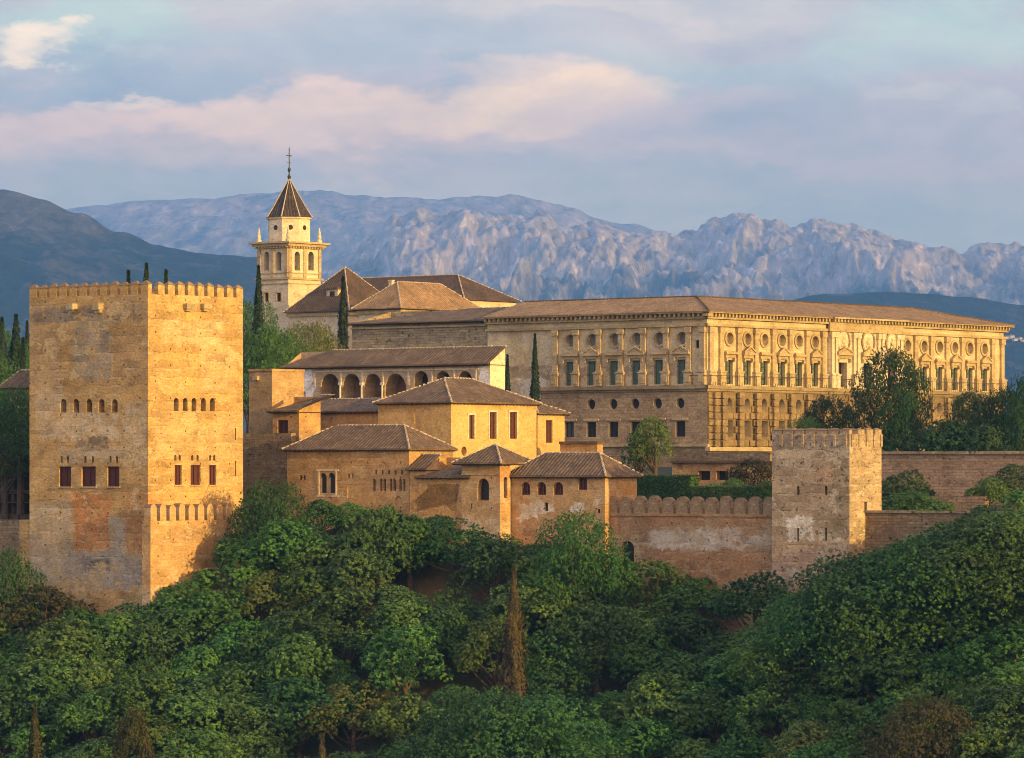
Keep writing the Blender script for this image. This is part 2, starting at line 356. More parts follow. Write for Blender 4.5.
class B:
    """a building: near corner seen at column cx, depth Y; left wall runs along v to column xl, right wall along u to column xr"""
    def __init__(s, name, label, cat, cx, Y, z0, xl, xr, group=None):
        s.X = (cx-CX)/F*Y; s.Y = Y; s.z0 = z0
        s.root = thing(name, label, cat, (s.X, Y, z0), ALPHA, group)
        s.a = s.sR(xr); s.b = s.sL(xl); s.holes = {'L': [], 'R': []}
    def sL(s, px):
        r = (px-CX)/F; return (r*s.Y-s.X)/(VX-r*VY)
    def sR(s, px):
        r = (px-CX)/F; return (r*s.Y-s.X)/(UX-r*UY)
    def sp(s, face, px): return s.sL(px) if face == 'L' else s.sR(px)
    def z(s, py, face='L', k=0.0): return (HY-py)/F*(s.Y+k*(VY if face == 'L' else UY))-s.z0
    def pt(s, face, k, z, d): return (d, k, z) if face == 'L' else (k, d, z)
    def fbox(s, mb, face, s0, s1, z0, z1, d0, d1):
        if face == 'L': mb.box(min(d0, d1), max(d0, d1), min(s0, s1), max(s0, s1), z0, z1)
        else: mb.box(min(s0, s1), max(s0, s1), min(d0, d1), max(d0, d1), z0, z1)
    def part(s, name, mb, m, parent=None, smooth=False):
        return link(name, mb.mesh(name, m, smooth), parent or s.root)
    def rect(s, face, x0, y0, x1, y1):
        a, c = s.sp(face, x0), s.sp(face, x1); lo, hi = min(a, c), max(a, c); mid = (lo+hi)/2
        return lo, hi, s.z(y1, face, mid), s.z(y0, face, mid)
    def win(s, face, x0, y0, x1, y1, arch=None, m=None, depth=.4, frame=None, bars=0, sill=None, name='window', surround=None, off=0.0):
        """an opening through the wall with a recessed window part; frame / sill / surround become sub-parts"""
        lo, hi, zb, zt = s.rect(face, x0, y0, x1, y1)
        pts = arch_pts(lo, hi, zb, zt, arch); s.holes[face].append((pts, depth))
        mb = MB(); d = depth-.04+off
        mb.face([s.pt(face, k, z, d) for k, z in arch_pts(lo-.03, hi+.03, zb-.03, zt+.03, arch)])
        mb.face([s.pt(face, k, z, d+.06) for k, z in arch_pts(lo-.03, hi+.03, zb-.03, zt+.03, arch)])
        w = s.part(name, mb, m or M_dark)
        if frame:
            fm = MB(); t = min(.11, (hi-lo)*.12)
            top = zt if not arch else zt-(hi-lo)/2
            s.fbox(fm, face, lo, lo+t, zb, top, d-.12, d-.012); s.fbox(fm, face, hi-t, hi, zb, top, d-.12, d-.012)
            s.fbox(fm, face, lo+t, hi-t, zb, zb+t, d-.12, d-.012); 
            if not arch: s.fbox(fm, face, lo+t, hi-t, zt-t, zt, d-.12, d-.012)
            for k in range(bars):
                c = lo+(hi-lo)*(k+1)/(bars+1); s.fbox(fm, face, c-t*.45, c+t*.45, zb+t, zt-t-.02, d-.11, d-.014)
            s.part('frame', fm, frame, w)
        if sill:
            sm = MB(); s.fbox(sm, face, lo-.15, hi+.15, zb-.14, zb-.004, -.14, .1); s.part('sill', sm, sill, w)
        if surround:
            sm = MB(); t = .2
            s.fbox(sm, face, lo-t, lo-.003, zb, zt, -.05, .05); s.fbox(sm, face, hi+.003, hi+t, zb, zt, -.05, .05)
            s.fbox(sm, face, lo-t-.05, hi+t+.05, zt+.003, zt+t, -.08, .05)
            s.part('surround', sm, surround, w)
        return w
    def walls(s, zt, m, name='wall', x1=None, y1=None, cap=True, gable=None):
        """four outer walls with openings on the two near sides; gable = extra height of the right wall's far end"""
        a, b = x1 or s.a, y1 or s.b
        mb = MB()
        for face, ln in (('L', b), ('R', a)):
            outer = [(0, 0), (ln, 0), (ln, zt), (0, zt)]
            if face == 'R' and gable: outer = [(0, 0), (ln, 0)] + [(ln*f, zt+g) for f, g in reversed(gable)] + [(0, zt)]
            loops = [outer] + [h[0] for h in s.holes[face]]
            flat = [q for lp in loops for q in lp]
            tris = tessellate_polygon([[Vector((k, z, 0)) for k, z in lp] for lp in loops])
            i = len(mb.v); mb.v += [s.pt(face, k, z, 0) for k, z in flat]
            for t in tris: mb.f.append(tuple(i+q for q in t))
            for pts, dep in s.holes[face]:
                for q in range(len(pts)):
                    (k0, z0), (k1, z1) = pts[q], pts[(q+1) % len(pts)]
                    mb.face([s.pt(face, k0, z0, 0), s.pt(face, k1, z1, 0), s.pt(face, k1, z1, dep), s.pt(face, k0, z0, dep)])
        g = gable[-1][1] if gable else 0
        mb.face([(a, 0, 0), (a, b, 0), (a, b, zt+g), (a, 0, zt+g)])
        if gable: mb.face([(0, b, 0), (a, b, 0)] + [(a*f, b, zt+q) for f, q in reversed(gable)] + [(0, b, zt)])
        else: mb.face([(0, b, 0), (a, b, 0), (a, b, zt), (0, b, zt)])
        if cap and not gable: mb.face([(0, 0, zt), (a, 0, zt), (a, b, zt), (0, b, zt)])
        return s.part(name, mb, m)
    def roof(s, z, h, x0=0, x1=None, y0=0, y1=None, ov=.55, m=None, kind='hip', ridge=True, rafters=True, skew=0.0):
        x1 = s.a if x1 is None else x1; y1 = s.b if y1 is None else y1
        X0, X1, Y0, Y1 = x0-ov, x1+ov, y0-ov, y1+ov
        th = .14; z0 = z+.02; ze = z0+th
        mb = MB(); m = m or M_roof
        def slope(pts, e0, e1):
            e0, e1 = Vector(e0), Vector(e1); ud = (e1-e0).normalized()
            nrm = (Vector(pts[1])-Vector(pts[0])).cross(Vector(pts[-1])-Vector(pts[0])).normalized(); vd = nrm.cross(ud)
            mb.face(pts, [((Vector(p)-e0).dot(ud), (Vector(p)-e0).dot(vd)) for p in pts])
        A, Bc, Cc, D = (X0, Y0, ze), (X1, Y0, ze), (X1, Y1, ze), (X0, Y1, ze)
        lines = []
        if kind == 'hip':
            wx, wy = X1-X0, Y1-Y0
            if wx >= wy: r0, r1 = (X0+wy/2, (Y0+Y1)/2, ze+h), (X1-wy/2, (Y0+Y1)/2, ze+h)
            else: r0, r1 = ((X0+X1)/2, Y0+wx/2, ze+h), ((X0+X1)/2, Y1-wx/2, ze+h)
            if skew: r1 = (r1[0]+skew, r1[1], r1[2])
            if wx >= wy:
                slope([A, Bc, r1, r0], A, Bc); slope([Bc, Cc, r1], Bc, Cc); slope([Cc, D, r0, r1], Cc, D); slope([D, A, r0], D, A)
                lines = [(A, r0), (D, r0), (Bc, r1), (Cc, r1), (r0, r1)]
            else:
                slope([A, Bc, r0], A, Bc); slope([Bc, Cc, r1, r0], Bc, Cc); slope([Cc, D, r1], Cc, D); slope([D, A, r0, r1], D, A)
                lines = [(A, r0), (Bc, r0), (Cc, r1), (D, r1), (r0, r1)]
        elif kind in ('shed', 'shedhip'):         # rises away from the left wall; shedhip is hipped at its far left end
            Y0 = y0-.15; A = (X0, Y0, ze); X1 = x1
            yl = Y1 if kind == 'shed' else Y1-(X1-X0)*1.6
            A2, D2 = (X1, Y0, ze+h), (X1, yl, ze+h)
            dn = lambda q: (q[0], q[1], q[2]-th)
            slope([D, A, A2, D2], D, A); mb.face([dn(A), dn(D), dn(D2), dn(A2)])
            for p, q in ((A, A2), (A2, D2), (D, A)): mb.face([dn(p), dn(q), q, p])
            if kind == 'shedhip': slope([(X1, Y1, ze), D, D2], (X1, Y1, ze), D); mb.face([(X1, Y1, ze), D2, (X1, Y1, z0)])
            lines = [(A2, D2)]
        for p, q in ((A, Bc), (Bc, Cc), (Cc, D), (D, A)) if kind == 'hip' else ():
            mb.face([(p[0], p[1], z0), (q[0], q[1], z0), q, p])
        if kind == 'hip': mb.face([(X0, Y0, z0), (X0, Y1, z0), (X1, Y1, z0), (X1, Y0, z0)])
        r = s.part('roof', mb, m)
        if ridge:
            rb = MB(); rr = random.Random(5)
            for p, q in lines:
                p, q = Vector(p), Vector(q); L = (q-p).length
                if L < .3: continue
                n = max(1, int(L/.5)); d = (q-p)/n
                for k in range(n):
                    t0 = p+d*k; rad = .075+.05*rr.random()
                    rb.tube([t0, t0+d*(.5+.4*rr.random())], [rad*1.2, rad*.85], 6)
            s.part('ridge_cap', rb, M_ridge, r)
        if rafters:
            eb = MB()
            k = Y0+.3
            while k < Y1: eb.box(X0+.06, x0-.01, k-.07, k+.07, z0-.16, z0-.004); k += .62
            k = X0+.3
            while k < X1 and kind == 'hip': eb.box(k-.07, k+.07, Y0+.06, y0-.01, z0-.16, z0-.004); k += .62
            eb.box(X0+.05, X0+.09, Y0+.05, Y1-.05, z0-.09, z0-.003); eb.box(X0+.091, X1-.05, Y0+.05, Y0+.09, z0-.09, z0-.003)
            s.part('eaves', eb, M_wood, r)
        return r
    def shed(s, z, h, m, ov=.5, kind='shed', rm=None):
        w = s.a+ov; s.walls(z, m, gable=[(.002, h*ov/w-.02), (1.0, h-.02)]); return s.roof(z, h, ov=ov, kind=kind, m=rm)
    def merlons(s, zt, period, w, h, m, shape='pyr', th=.55, sides='LRBC', a=None, b=None, d=0.0, name='merlon'):
        a, b = a or s.a, b or s.b
        mb = MB(); hw, ht = w/2, th/2
        if shape == 'pyr':
            hb = h*.72
            mb.box(-hw, hw, -ht, ht, 0, hb)
            c = [(-hw-.06, -ht-.06, hb), (hw+.06, -ht-.06, hb), (hw+.06, ht+.06, hb), (-hw-.06, ht+.06, hb)]
            ap0, ap1 = (-hw*.25, 0, h), (hw*.25, 0, h)
            mb.face([c[0], c[1], ap1, ap0], m=1); mb.face([c[1], c[2], ap1], m=1); mb.face([c[2], c[3], ap0, ap1], m=1); mb.face([c[3], c[0], ap0], m=1); mb.face(c, m=1)
        else:
            n = 9; zc = h-hw*.85
            prof = [(-hw, 0), (hw, 0)] + [(hw*math.cos(math.pi*k/n)*(1-.18*math.sin(math.pi*k/n)), zc+hw*.85*math.sin(math.pi*k/n)**.9) for k in range(n+1)]
            mb.face([(x, -ht, z) for x, z in prof]); mb.face([(x, ht, z) for x, z in reversed(prof)])
            for k in range(len(prof)):
                (xa, za), (xb, zb) = prof[k], prof[(k+1) % len(prof)]
                mb.face([(xa, -ht, za), (xb, -ht, zb), (xb, ht, zb), (xa, ht, za)], m=1 if za > zc-.05 and zb > zc-.05 else 0)
        me = mb.mesh(name, [m, M_cap])
        rr = random.Random(3)
        def put(x, y, rz): link(name, me, s.root, (x, y, zt-.01), rz, (1+.1*(rr.random()-.5), 1, 1+.12*(rr.random()-.5)))
        if 'L' in sides:
            n = int(b/period); 
            for k in range(n+1): put(ht+d, hw+(b-w)*k/max(n, 1), math.pi/2)
        if 'R' in sides:
            n = int(a/period)
            for k in range(1 if 'L' in sides else 0, n+1): put(hw+(a-w)*k/max(n, 1), ht+d, 0)
        if 'B' in sides:
            n = int(b/period)
            for k in range(1, n+1): put(a-ht, hw+(b-w)*k/max(n, 1), math.pi/2)
        if 'C' in sides:
            n = int(a/period)
            for k in range(1, n): put(hw+(a-w)*k/max(n, 1), b-ht, 0)

# ------------------------------------------------------------------ ground, hills
def interp(pts, x):
    if x <= pts[0][0]: return pts[0][1]
    for (x0, y0), (x1, y1) in zip(pts, pts[1:]):
        if x <= x1:
            t = (x-x0)/(x1-x0); t = t*t*(3-2*t); return y0+(y1-y0)*t
    return pts[-1][1]
def y_wall(x): return interp([(-90, 470), (-55, 462), (-40, 451), (-28, 456), (9, 444), (34, 426), (60, 419), (140, 405)], x)
ZW = [(-80, -17), (-50, -17.5), (-36, -17.5), (-29, -9.5), (-20, -6.0), (-9, -6.5), (-2, -9.5), (3, -10), (7, -9), (14, -13.6), (24, -14.6), (30, -16), (36, -12.5), (41, -9), (50, -5), (90, -2)]
ZB = [(22, -20), (32, -17.5), (44, -10), (60, -5)]
def ground_z(x, y):
    yw = y_wall(x); e = y-yw
    if e > 9:                                              # the levelled plateau inside the walls
        t = min(1, (e-9)/125.0); z = -5+6*t
        if e < 20: z = -5-4*(20-e)/11
        if y > 720: z -= min(1, (y-720)/900)*70
        if abs(x) > 200: z -= min(60, (abs(x)-200)*.2)
        return max(z, -75)
    zw = interp(ZW, x)
    if e > 5: return zw+(-9-zw)*(e-5)/4
    d = 5-e
    k = min(1, d/40); zw = zw*(1-k)+interp(ZB, x)*k
    z = zw-.40*d
    z = max(z, -58)
    if y < 190: z += (1-max(y, 20)/190.0)/(1-20/190.0)*(58-2.2)  # rises again to the viewpoint
    return z
def spread(lo, hi, step, far_lo, far_hi, g=1.35):
    c = []; x = lo
    while x <= hi: c.append(x); x += step
    d = step*g; x = hi
    while x < far_hi: x = min(far_hi, x+d); c.append(x); d *= g
    d = step*g; x = lo
    while x > far_lo: x = max(far_lo, x-d); c.insert(0, x); d *= g
    return c
def build_ground():
    xs = spread(-130, 170, 3.5, -7300, 7300); ys = spread(340, 660, 3.5, -560, 27300)
    mb = MB(); W_ = len(xs)
    for y in ys:
        for x in xs:
            mb.v.append((x, y, ground_z(x, y)+noise.noise(Vector((x*.06, y*.06, 0)))*.5))
    for j in range(len(ys)-1):
        for i in range(W_-1):
            q = j*W_+i; mb.f.append((q, q+1, q+W_+1, q+W_))
    m, n, b, o = mat('hillside_soil')
    p = n.new('ShaderNodeTexCoord').outputs['Object']
    c = n.ramp(n.noise(p, .08, 8, .65), [(.3, (.035, .045, .022)), (.5, (.06, .062, .032)), (.7, (.14, .10, .06))])
    n.link(c, b.inputs['Base Color'])
    bp = n.new('ShaderNodeBump'); bp.inputs['Distance'].default_value = .5; n.link(n.noise(p, .8, 6), bp.inputs['Height']); n.link(bp.outputs[0], b.inputs['Normal'])
    o = link('ground', mb.mesh('ground', m, True)); o['kind'] = 'structure'
build_ground()

def rock_mat(name, lo, mid, hi, snow=None, zmid=470, scale=.0026):
    m, n, b, o = mat(name)
    p = n.new('ShaderNodeTexCoord').outputs['Object']; z = n.sep(p)[2]
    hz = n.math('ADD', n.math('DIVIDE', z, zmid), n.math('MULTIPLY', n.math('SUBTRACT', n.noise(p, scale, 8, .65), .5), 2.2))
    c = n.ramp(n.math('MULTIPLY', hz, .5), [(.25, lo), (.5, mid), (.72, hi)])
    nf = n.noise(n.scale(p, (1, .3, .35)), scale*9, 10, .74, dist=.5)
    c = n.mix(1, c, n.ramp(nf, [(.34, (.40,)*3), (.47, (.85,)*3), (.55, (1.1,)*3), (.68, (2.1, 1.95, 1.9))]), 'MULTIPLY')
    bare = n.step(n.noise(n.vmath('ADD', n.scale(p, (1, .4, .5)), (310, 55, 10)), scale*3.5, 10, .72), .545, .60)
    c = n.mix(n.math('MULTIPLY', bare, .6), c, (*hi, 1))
    if snow:
        g = n.new('ShaderNodeNewGeometry')
        s = n.math('MULTIPLY', n.step(n.noise(n.scale(p, (1.6, .5, .6)), scale*4.0, 9, .72), .55, .66), n.step(z, snow*.55, snow))
        c = n.mix(n.math('MULTIPLY', s, .6), c, (.55, .53, .55, 1))
    n.link(c, b.inputs['Base Color'])
    bp = n.new('ShaderNodeBump'); bp.inputs['Strength'].default_value = .8; bp.inputs['Distance'].default_value = 18
    n.link(nf, bp.inputs['Height']); n.link(bp.outputs[0], b.inputs['Normal'])
    return m
def mountain(name, sky, Yf, Yc, Yb, zbase, m, nx=420, ny=110, amp=.25, fx=1/260., jag=.02, px0=-420, px1=1440, seed=0.0, fa=.02):
    mb = MB(); nb = 14
    for j in range(ny+nb):
        t = j/(ny-1) if j < ny else 1+(j-ny+1)/nb*.9
        for i in range(nx+1):
            px = px0+(px1-px0)*i/nx
            y = Yf+(Yc-Yf)*t if t <= 1 else Yc+(Yb-Yc)*(t-1)/.9
            x = (px-CX)/F*Yc
            zc = (HY-interp(sky, px))/F*Yc
            H = zc-zbase
            P = Vector((x*fx, y*fx*.55, seed))
            rg = noise.ridged_multi_fractal(P, .95, 2.1, 6, 1.0, 2.0)-1.1
            fn = 1-2.2*abs(noise.fractal(Vector((x*fx*6, y*fx*2.2, seed+5)), .8, 2.1, 5))
            if fa > .02: fn += .30*(.6-2*abs(noise.fractal(Vector((x*fx*19, y*fx*6, seed+9)), .8, 2.1, 3)))
            jg = noise.fractal(Vector((x*fx*2.6, seed*3+1.7, y*fx*.8)), .75, 2.2, 5)
            if t <= 1:
                base = zbase+H*(t**.92)
                w = min(1, 5*t)*(1-t)**.8
                z = base+H*(amp*w*rg+fa*(fn-.4)*min(1, 4*t)*(1 if t < .8 else 1-2.8*(t-.8))+jag*jg*t*t)
            else:
                z = zbase+H*((1.9-t)/.9)*.98+H*jag*jg*(1.9-t)
            mb.v.append((x, y, z))
    w = nx+1
    for j in range(ny+nb-1):
        for i in range(nx):
            q = j*w+i; mb.f.append((q, q+1, q+w+1, q+w))
    o = link(name, mb.mesh(name, m, True)); o['kind'] = 'structure'; return o

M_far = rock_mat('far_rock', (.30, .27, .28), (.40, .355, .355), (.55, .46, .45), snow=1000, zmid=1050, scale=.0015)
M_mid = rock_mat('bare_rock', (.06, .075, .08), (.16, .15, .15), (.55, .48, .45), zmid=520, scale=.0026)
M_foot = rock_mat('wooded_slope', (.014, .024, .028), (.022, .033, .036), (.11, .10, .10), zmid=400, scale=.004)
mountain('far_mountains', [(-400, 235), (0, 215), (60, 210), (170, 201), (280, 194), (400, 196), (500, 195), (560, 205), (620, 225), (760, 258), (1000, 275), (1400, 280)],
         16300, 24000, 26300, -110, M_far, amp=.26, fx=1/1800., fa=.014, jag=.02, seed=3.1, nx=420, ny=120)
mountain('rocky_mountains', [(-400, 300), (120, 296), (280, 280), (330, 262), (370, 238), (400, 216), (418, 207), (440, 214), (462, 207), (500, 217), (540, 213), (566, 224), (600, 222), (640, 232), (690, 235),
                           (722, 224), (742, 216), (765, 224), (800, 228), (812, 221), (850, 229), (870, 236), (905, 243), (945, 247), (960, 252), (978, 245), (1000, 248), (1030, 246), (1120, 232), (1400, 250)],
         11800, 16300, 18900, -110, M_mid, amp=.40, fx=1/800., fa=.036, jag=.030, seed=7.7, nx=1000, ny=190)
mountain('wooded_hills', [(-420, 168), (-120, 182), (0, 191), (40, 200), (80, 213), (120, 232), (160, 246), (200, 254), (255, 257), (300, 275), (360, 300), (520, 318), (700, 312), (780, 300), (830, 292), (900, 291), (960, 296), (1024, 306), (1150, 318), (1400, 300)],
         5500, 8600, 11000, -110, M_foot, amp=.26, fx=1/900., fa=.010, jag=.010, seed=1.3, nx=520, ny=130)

# the evening air: a thin blue haze that the far ranges fade into
def build_haze():
    mb = MB(); mb.box(-7600, 7600, -640, 27800, -125, 1950)
    m = bpy.data.materials.new('haze_air'); m.use_nodes = True; n = NT(m.node_tree)
    v = n.new('ShaderNodeVolumePrincipled'); v.inputs['Color'].default_value = (.13, .41, .96, 1); v.inputs['Density'].default_value = HAZE
    v.inputs['Anisotropy'].default_value = 0.0
    o = n.new('ShaderNodeOutputMaterial'); n.link(v.outputs[0], o.inputs['Volume'])
    h = link('haze', mb.mesh('haze', m)); h['kind'] = 'stuff'
build_haze()

# ------------------------------------------------------------------ the great square tower
def patchL(b, x0, y0, x1, y1, c, op=.8):
    lo, hi, zb, zt = b.rect('L', x0, y0, x1, y1); return ((0, (lo+hi)/2, (zb+zt)/2), (2.6, (hi-lo)/2, (zt-zb)/2), c, op)
def patchR(b, x0, y0, x1, y1, c, op=.8):
    lo, hi, zb, zt = b.rect('R', x0, y0, x1, y1); return (((lo+hi)/2, 0, (zb+zt)/2), ((hi-lo)/2, 2.6, (zt-zb)/2), c, op)

b = B('square_tower', 'massive square ochre tower with battlements, red lattice windows and rows of arches', 'tower', 148, 450, -26, 29.5, 243)
GREY, TAN, ORG, CRM = (.30, .25, .18), (.37, .26, .14), (.50, .23, .075), (.60, .50, .35)
pt = [patchL(b, 29, 500, 74, 592, (.50, .42, .29), .85), patchL(b, 112, 325, 148, 392, (.37, .245, .115), .75), patchL(b, 36, 385, 62, 440, (.52, .42, .27), .7), patchL(b, 122, 405, 147, 470, (.52, .42, .28), .7), patchL(b, 30, 305, 146, 322, (.30, .24, .16), .85), patchL(b, 70, 318, 112, 380, (.32, .275, .20), .85), patchL(b, 30, 325, 62, 385, (.38, .27, .15), .7),
      patchL(b, 60, 412, 120, 440, CRM, .75), patchL(b, 78, 436, 108, 452, (.22, .17, .12), .85), patchL(b, 55, 446, 125, 462, (.44, .36, .25), .7),
      patchL(b, 72, 490, 110, 553, ORG, .95), patchL(b, 124, 492, 150, 556, (.46, .23, .085), .95), patchL(b, 30, 518, 72, 560, (.40, .30, .18), .7),
      patchL(b, 108, 515, 126, 570, (.40, .34, .26), .9), patchL(b, 62, 552, 148, 590, (.37, .32, .25), .9), patchL(b, 82, 560, 112, 572, (.16, .14, .12), .7),
      patchR(b, 160, 320, 225, 345, (.60, .47, .28), .6), patchR(b, 200, 340, 236, 395, (.60, .45, .25), .5), patchR(b, 152, 420, 240, 460, (.58, .42, .22), .5), patchR(b, 165, 480, 240, 506, (.62, .38, .15), .5)]
M_tower = wall_mat('tower_masonry', (.49, .32, .125), (.40, .255, .095), (.56, .41, .205), patches=pt, course=.86, course_d=.9, bump=.8, loss=.75)
for x in (63.4, 76, 89, 101.5, 114.6): b.win('L', x-3, 399, x+3, 412.5, 'arch', depth=.9)
for x in (176.2, 185.2, 194, 203.4, 212.4): b.win('R', x-2.4, 398, x+2.4, 411, 'arch', depth=.9)
for x0, x1 in ((59, 71), (81.5, 95.7), (107.3, 119.3)): b.win('L', x0, 466.5, x1, 486.5, None, M_lattice, .35, M_lattice, 1, M_trim)
for x0, x1 in ((174.7, 181.7), (190.7, 200.5), (209.3, 216.3)): b.win('R', x0, 465, x1, 485, None, M_lattice, .35, M_lattice, 1, M_trim)
for x in (61.4, 67.7, 85.2, 92.7, 110.3, 116.8): b.win('L', x-1.2, 456, x+1.2, 462.6, 'arch', depth=.6)
for x in (175.4, 179.7, 192.2, 197.7, 210.2, 214.3): b.win('R', x-1.1, 455, x+1.1, 460.6, 'arch', depth=.6)
for x, y0, y1 in ((235.5, 428, 440), (235.5, 461, 476)): b.win('R', x-.6, y0, x+.6, y1, depth=.7)
zt = b.z(293.5); b.walls(zt, M_tower)
b.merlons(zt, 1.55, 1.02, 1.42, M_tower, 'pyr', .6)
mb = MB()
for face, x in (('L', 74), ('L', 100)):
    k = b.sL(x); z = b.z(307, 'L', k); b.fbox(mb, face, k-.5, k+.5, z-.3, z+.35, -.75, .1); b.fbox(mb, face, k-.35, k+.35, z-.6, z-.302, -.45, .1)
    b.part('corbel', mb, M_trim); mb = MB()
for x in (186.7, 204):
    k = b.sR(x); z = b.z(306.5, 'R', k); b.fbox(mb, 'R', k-.6, k+.6, z-.25, z+.3, -.6, .1); b.fbox(mb, 'R', k-.4, k+.4, z-.5, z-.252, -.35, .1)
    b.part('corbel', mb, M_trim); mb = MB()
mb = MB(); mb.box(.25, 9, b.b-.02, b.b+1.75, 0, b.z(521)); mb.box(-.22, -.003, 0.4, b.b+1.75, 0, b.z(592)); b.part('buttress', mb, M_tower)
TOWER = b

b = B('battlement_wall', 'narrow ochre outwork wall with slim pointed merlons against the foot of the square tower', 'wall', 150.5, 446.6, -27, 149.5, 232)
M_out = wall_mat('outwork_masonry', (.52, .33, .14), (.42, .26, .12), (.50, .40, .27), course=.86, course_d=.6, bump=.7, loss=.6)
b.b = 1.2; b.walls(b.z(521), M_out); b.merlons(b.z(521)-.0, 1.45, .95, 1.75, M_out, 'round', .95, sides='R')

# left of the tower
b = B('tiled_house', 'small tiled house among dark trees just left of the square tower', 'house', 34, 482, -4, 10, 44)
b.win('L', 20, 398, 25, 407, None, M_dark); b.walls(b.z(388), M_plaster); b.roof(b.z(388), 1.9, ov=.9)
b = B('galleried_house', 'dark timber galleried house at the left edge of the photo', 'house', 40, 476, -20, -22, 60)
for y0, y1 in ((466, 490), (494, 514)):
    for k in range(5): b.win('L', -18+k*10.6, y0, -10+k*10.6, y1, None, M_dark, 1.2, M_lattice, 1)
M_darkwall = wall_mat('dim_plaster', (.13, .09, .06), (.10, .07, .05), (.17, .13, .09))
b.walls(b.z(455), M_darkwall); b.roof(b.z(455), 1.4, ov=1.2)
mb = MB()
for yy in (491.5, 465):
    z = b.z(yy); b.fbox(mb, 'L', 0, b.b, z-.1, z+.06, -1.1, -.9); b.fbox(mb, 'L', 0, b.b, z-1.3, z-1.15, -1.15, 0)
b.part('balcony_rail', mb, M_wood)
for k in range(6):
    mb = MB(); y = .4+k*1.9; b.fbox(mb, 'L', y-.09, y+.09, 0, b.z(456), -1.08, -.92); b.part('post', mb, M_wood)
b = B('rubble_wall', 'rough stone wall at the left photo edge under the timber gallery', 'wall', 34, 467, -24, -30, 44)
b.a = 1.0; b.walls(b.z(520), M_rubble)

# ------------------------------------------------------------------ palace houses between the tower and the curtain wall
b = B('rubble_wall', 'broken brown rubble wall between the square tower and the house with the twin window', 'wall', 291, 473, -14, 236, 296)
b.walls(b.z(433), M_rubble); 
b = B('blocky_turret', 'plain flat topped ochre turret with one sunlit side right beside the square tower', 'turret', 272, 479, -12, 249, 304)
b.walls(b.z(371), wall_mat('turret_plaster', (.44, .30, .15), (.34, .22, .105), (.50, .37, .20), bump=.5, loss=.6))
mb = MB(); b.fbox(mb, 'L', -.1, b.b+.1, b.z(371)+.003, b.z(371)+.25, -.1, b.a); b.part('coping', mb, M_clay)
mb = MB(); k = b.sL(257); b.fbox(mb, 'L', k-.35, k+.35, b.z(380), b.z(376), -.4, .1); b.part('corbel', mb, M_trim)

b = B('ochre_house', 'small ochre house with one square brown window below the arcade building', 'house', 299, 474, -12, 272.5, 311.5)
b.win('L', 277.5, 420, 288, 437, None, M_lattice, .35, M_brownwood, 1)
b.a = 3.6; b.shed(b.z(412), 1.75, M_clay, .5, 'shedhip')
b = B('ochre_house', 'long low ochre wing under the arcade with plain windowless wall', 'house', 387, 481, -12, 309, 392)
b.a = 4; b.shed(b.z(412), 1.45, M_clay)

# arcade building
b = B('arcade_building', 'long arcaded gallery with white end walls and a sloping brown tile roof', 'building', 490, 493, -6, 286, 504)
b.a = 2.75
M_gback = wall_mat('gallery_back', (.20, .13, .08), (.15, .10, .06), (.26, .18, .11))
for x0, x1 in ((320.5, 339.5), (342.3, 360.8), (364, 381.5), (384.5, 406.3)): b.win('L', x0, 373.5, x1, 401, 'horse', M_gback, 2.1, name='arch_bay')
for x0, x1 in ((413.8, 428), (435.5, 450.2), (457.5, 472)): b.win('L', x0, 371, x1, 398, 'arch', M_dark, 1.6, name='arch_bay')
b.win('L', 303.6, 391.5, 305.5, 397, depth=.3)
zt = b.z(364.5)
M_gal = wall_mat('gallery_plaster', (.44, .33, .21), (.38, .28, .17), (.52, .42, .29), bump=.25, patches=[((0, b.sL(307), 9), (1.0, .95, 14), (.75, .73, .70), 1), ((0, b.sL(485), 9), (1.0, .9, 14), (.74, .72, .70), 1), ((2.2, -.6, 9), (4, .9, 20), (.66, .58, .42), 1)])
b.shed(zt, 2.0, M_gal, .55, 'shedhip')
for x in (341, 362.5, 383):
    mb = MB(); k = b.sL(x); z0, z1 = b.z(401, 'L', k), b.z(385, 'L', k)
    mb.tube([(-.16, k, z0), (-.16, k, z1)], [.12, .11], 10); mb.box(-.30, -.02, k-.22, k+.22, z1, z1+.3); mb.box(-.3, -.02, k-.2, k+.2, z0-.15, z0)
    b.part('column', mb, M_white, smooth=False)
mb = MB()
for x0, x1 in ((314, 411), (411.2, 479)):
    b.fbox(mb, 'L', b.sL(x0), b.sL(x1), b.z(369.3), b.z(367.6), -.08, .02)
for x in (314.5, 341, 362.5, 383, 408.5, 432, 454, 476):
    k = b.sL(x); b.fbox(mb, 'L', k-.12, k+.12, b.z(384), b.z(369.6), -.07, .02)
b.part('plaster_frame', mb, M_cream)

# bright main house
b = B('ochre_house', 'tall sunlit yellow house with three tall narrow windows and a hipped roof', 'house', 451, 474, -10, 378, 536.5)
for x0, x1, y0 in ((469, 474.2, 415), (489.6, 496.3, 412), (509.7, 516.8, 412)): b.win('R', x0, y0, x1, 439, None, M_lattice, .35, M_brownwood, 1, surround=M_cream)
b.win('R', 461.3, 446.5, 466.8, 456, 'round', M_brownwood, .3)
b.win('L', 414, 407, 421, 424, None, M_plaster, .12, off=-.02)
b.walls(b.z(403), M_plaster); b.roof(b.z(403), 2.75, ov=.45)
b = B('ochre_house', 'narrow sunlit annex with one tall window at the end of the yellow house', 'house', 537.5, 487.5, -8, 531, 564.5)
b.b = 6; b.win('R', 546, 420, 552.5, 443, None, M_lattice, .35, M_brownwood, 1)
b.walls(b.z(414), M_plaster); b.roof(b.z(414), 1.3, ov=.5)
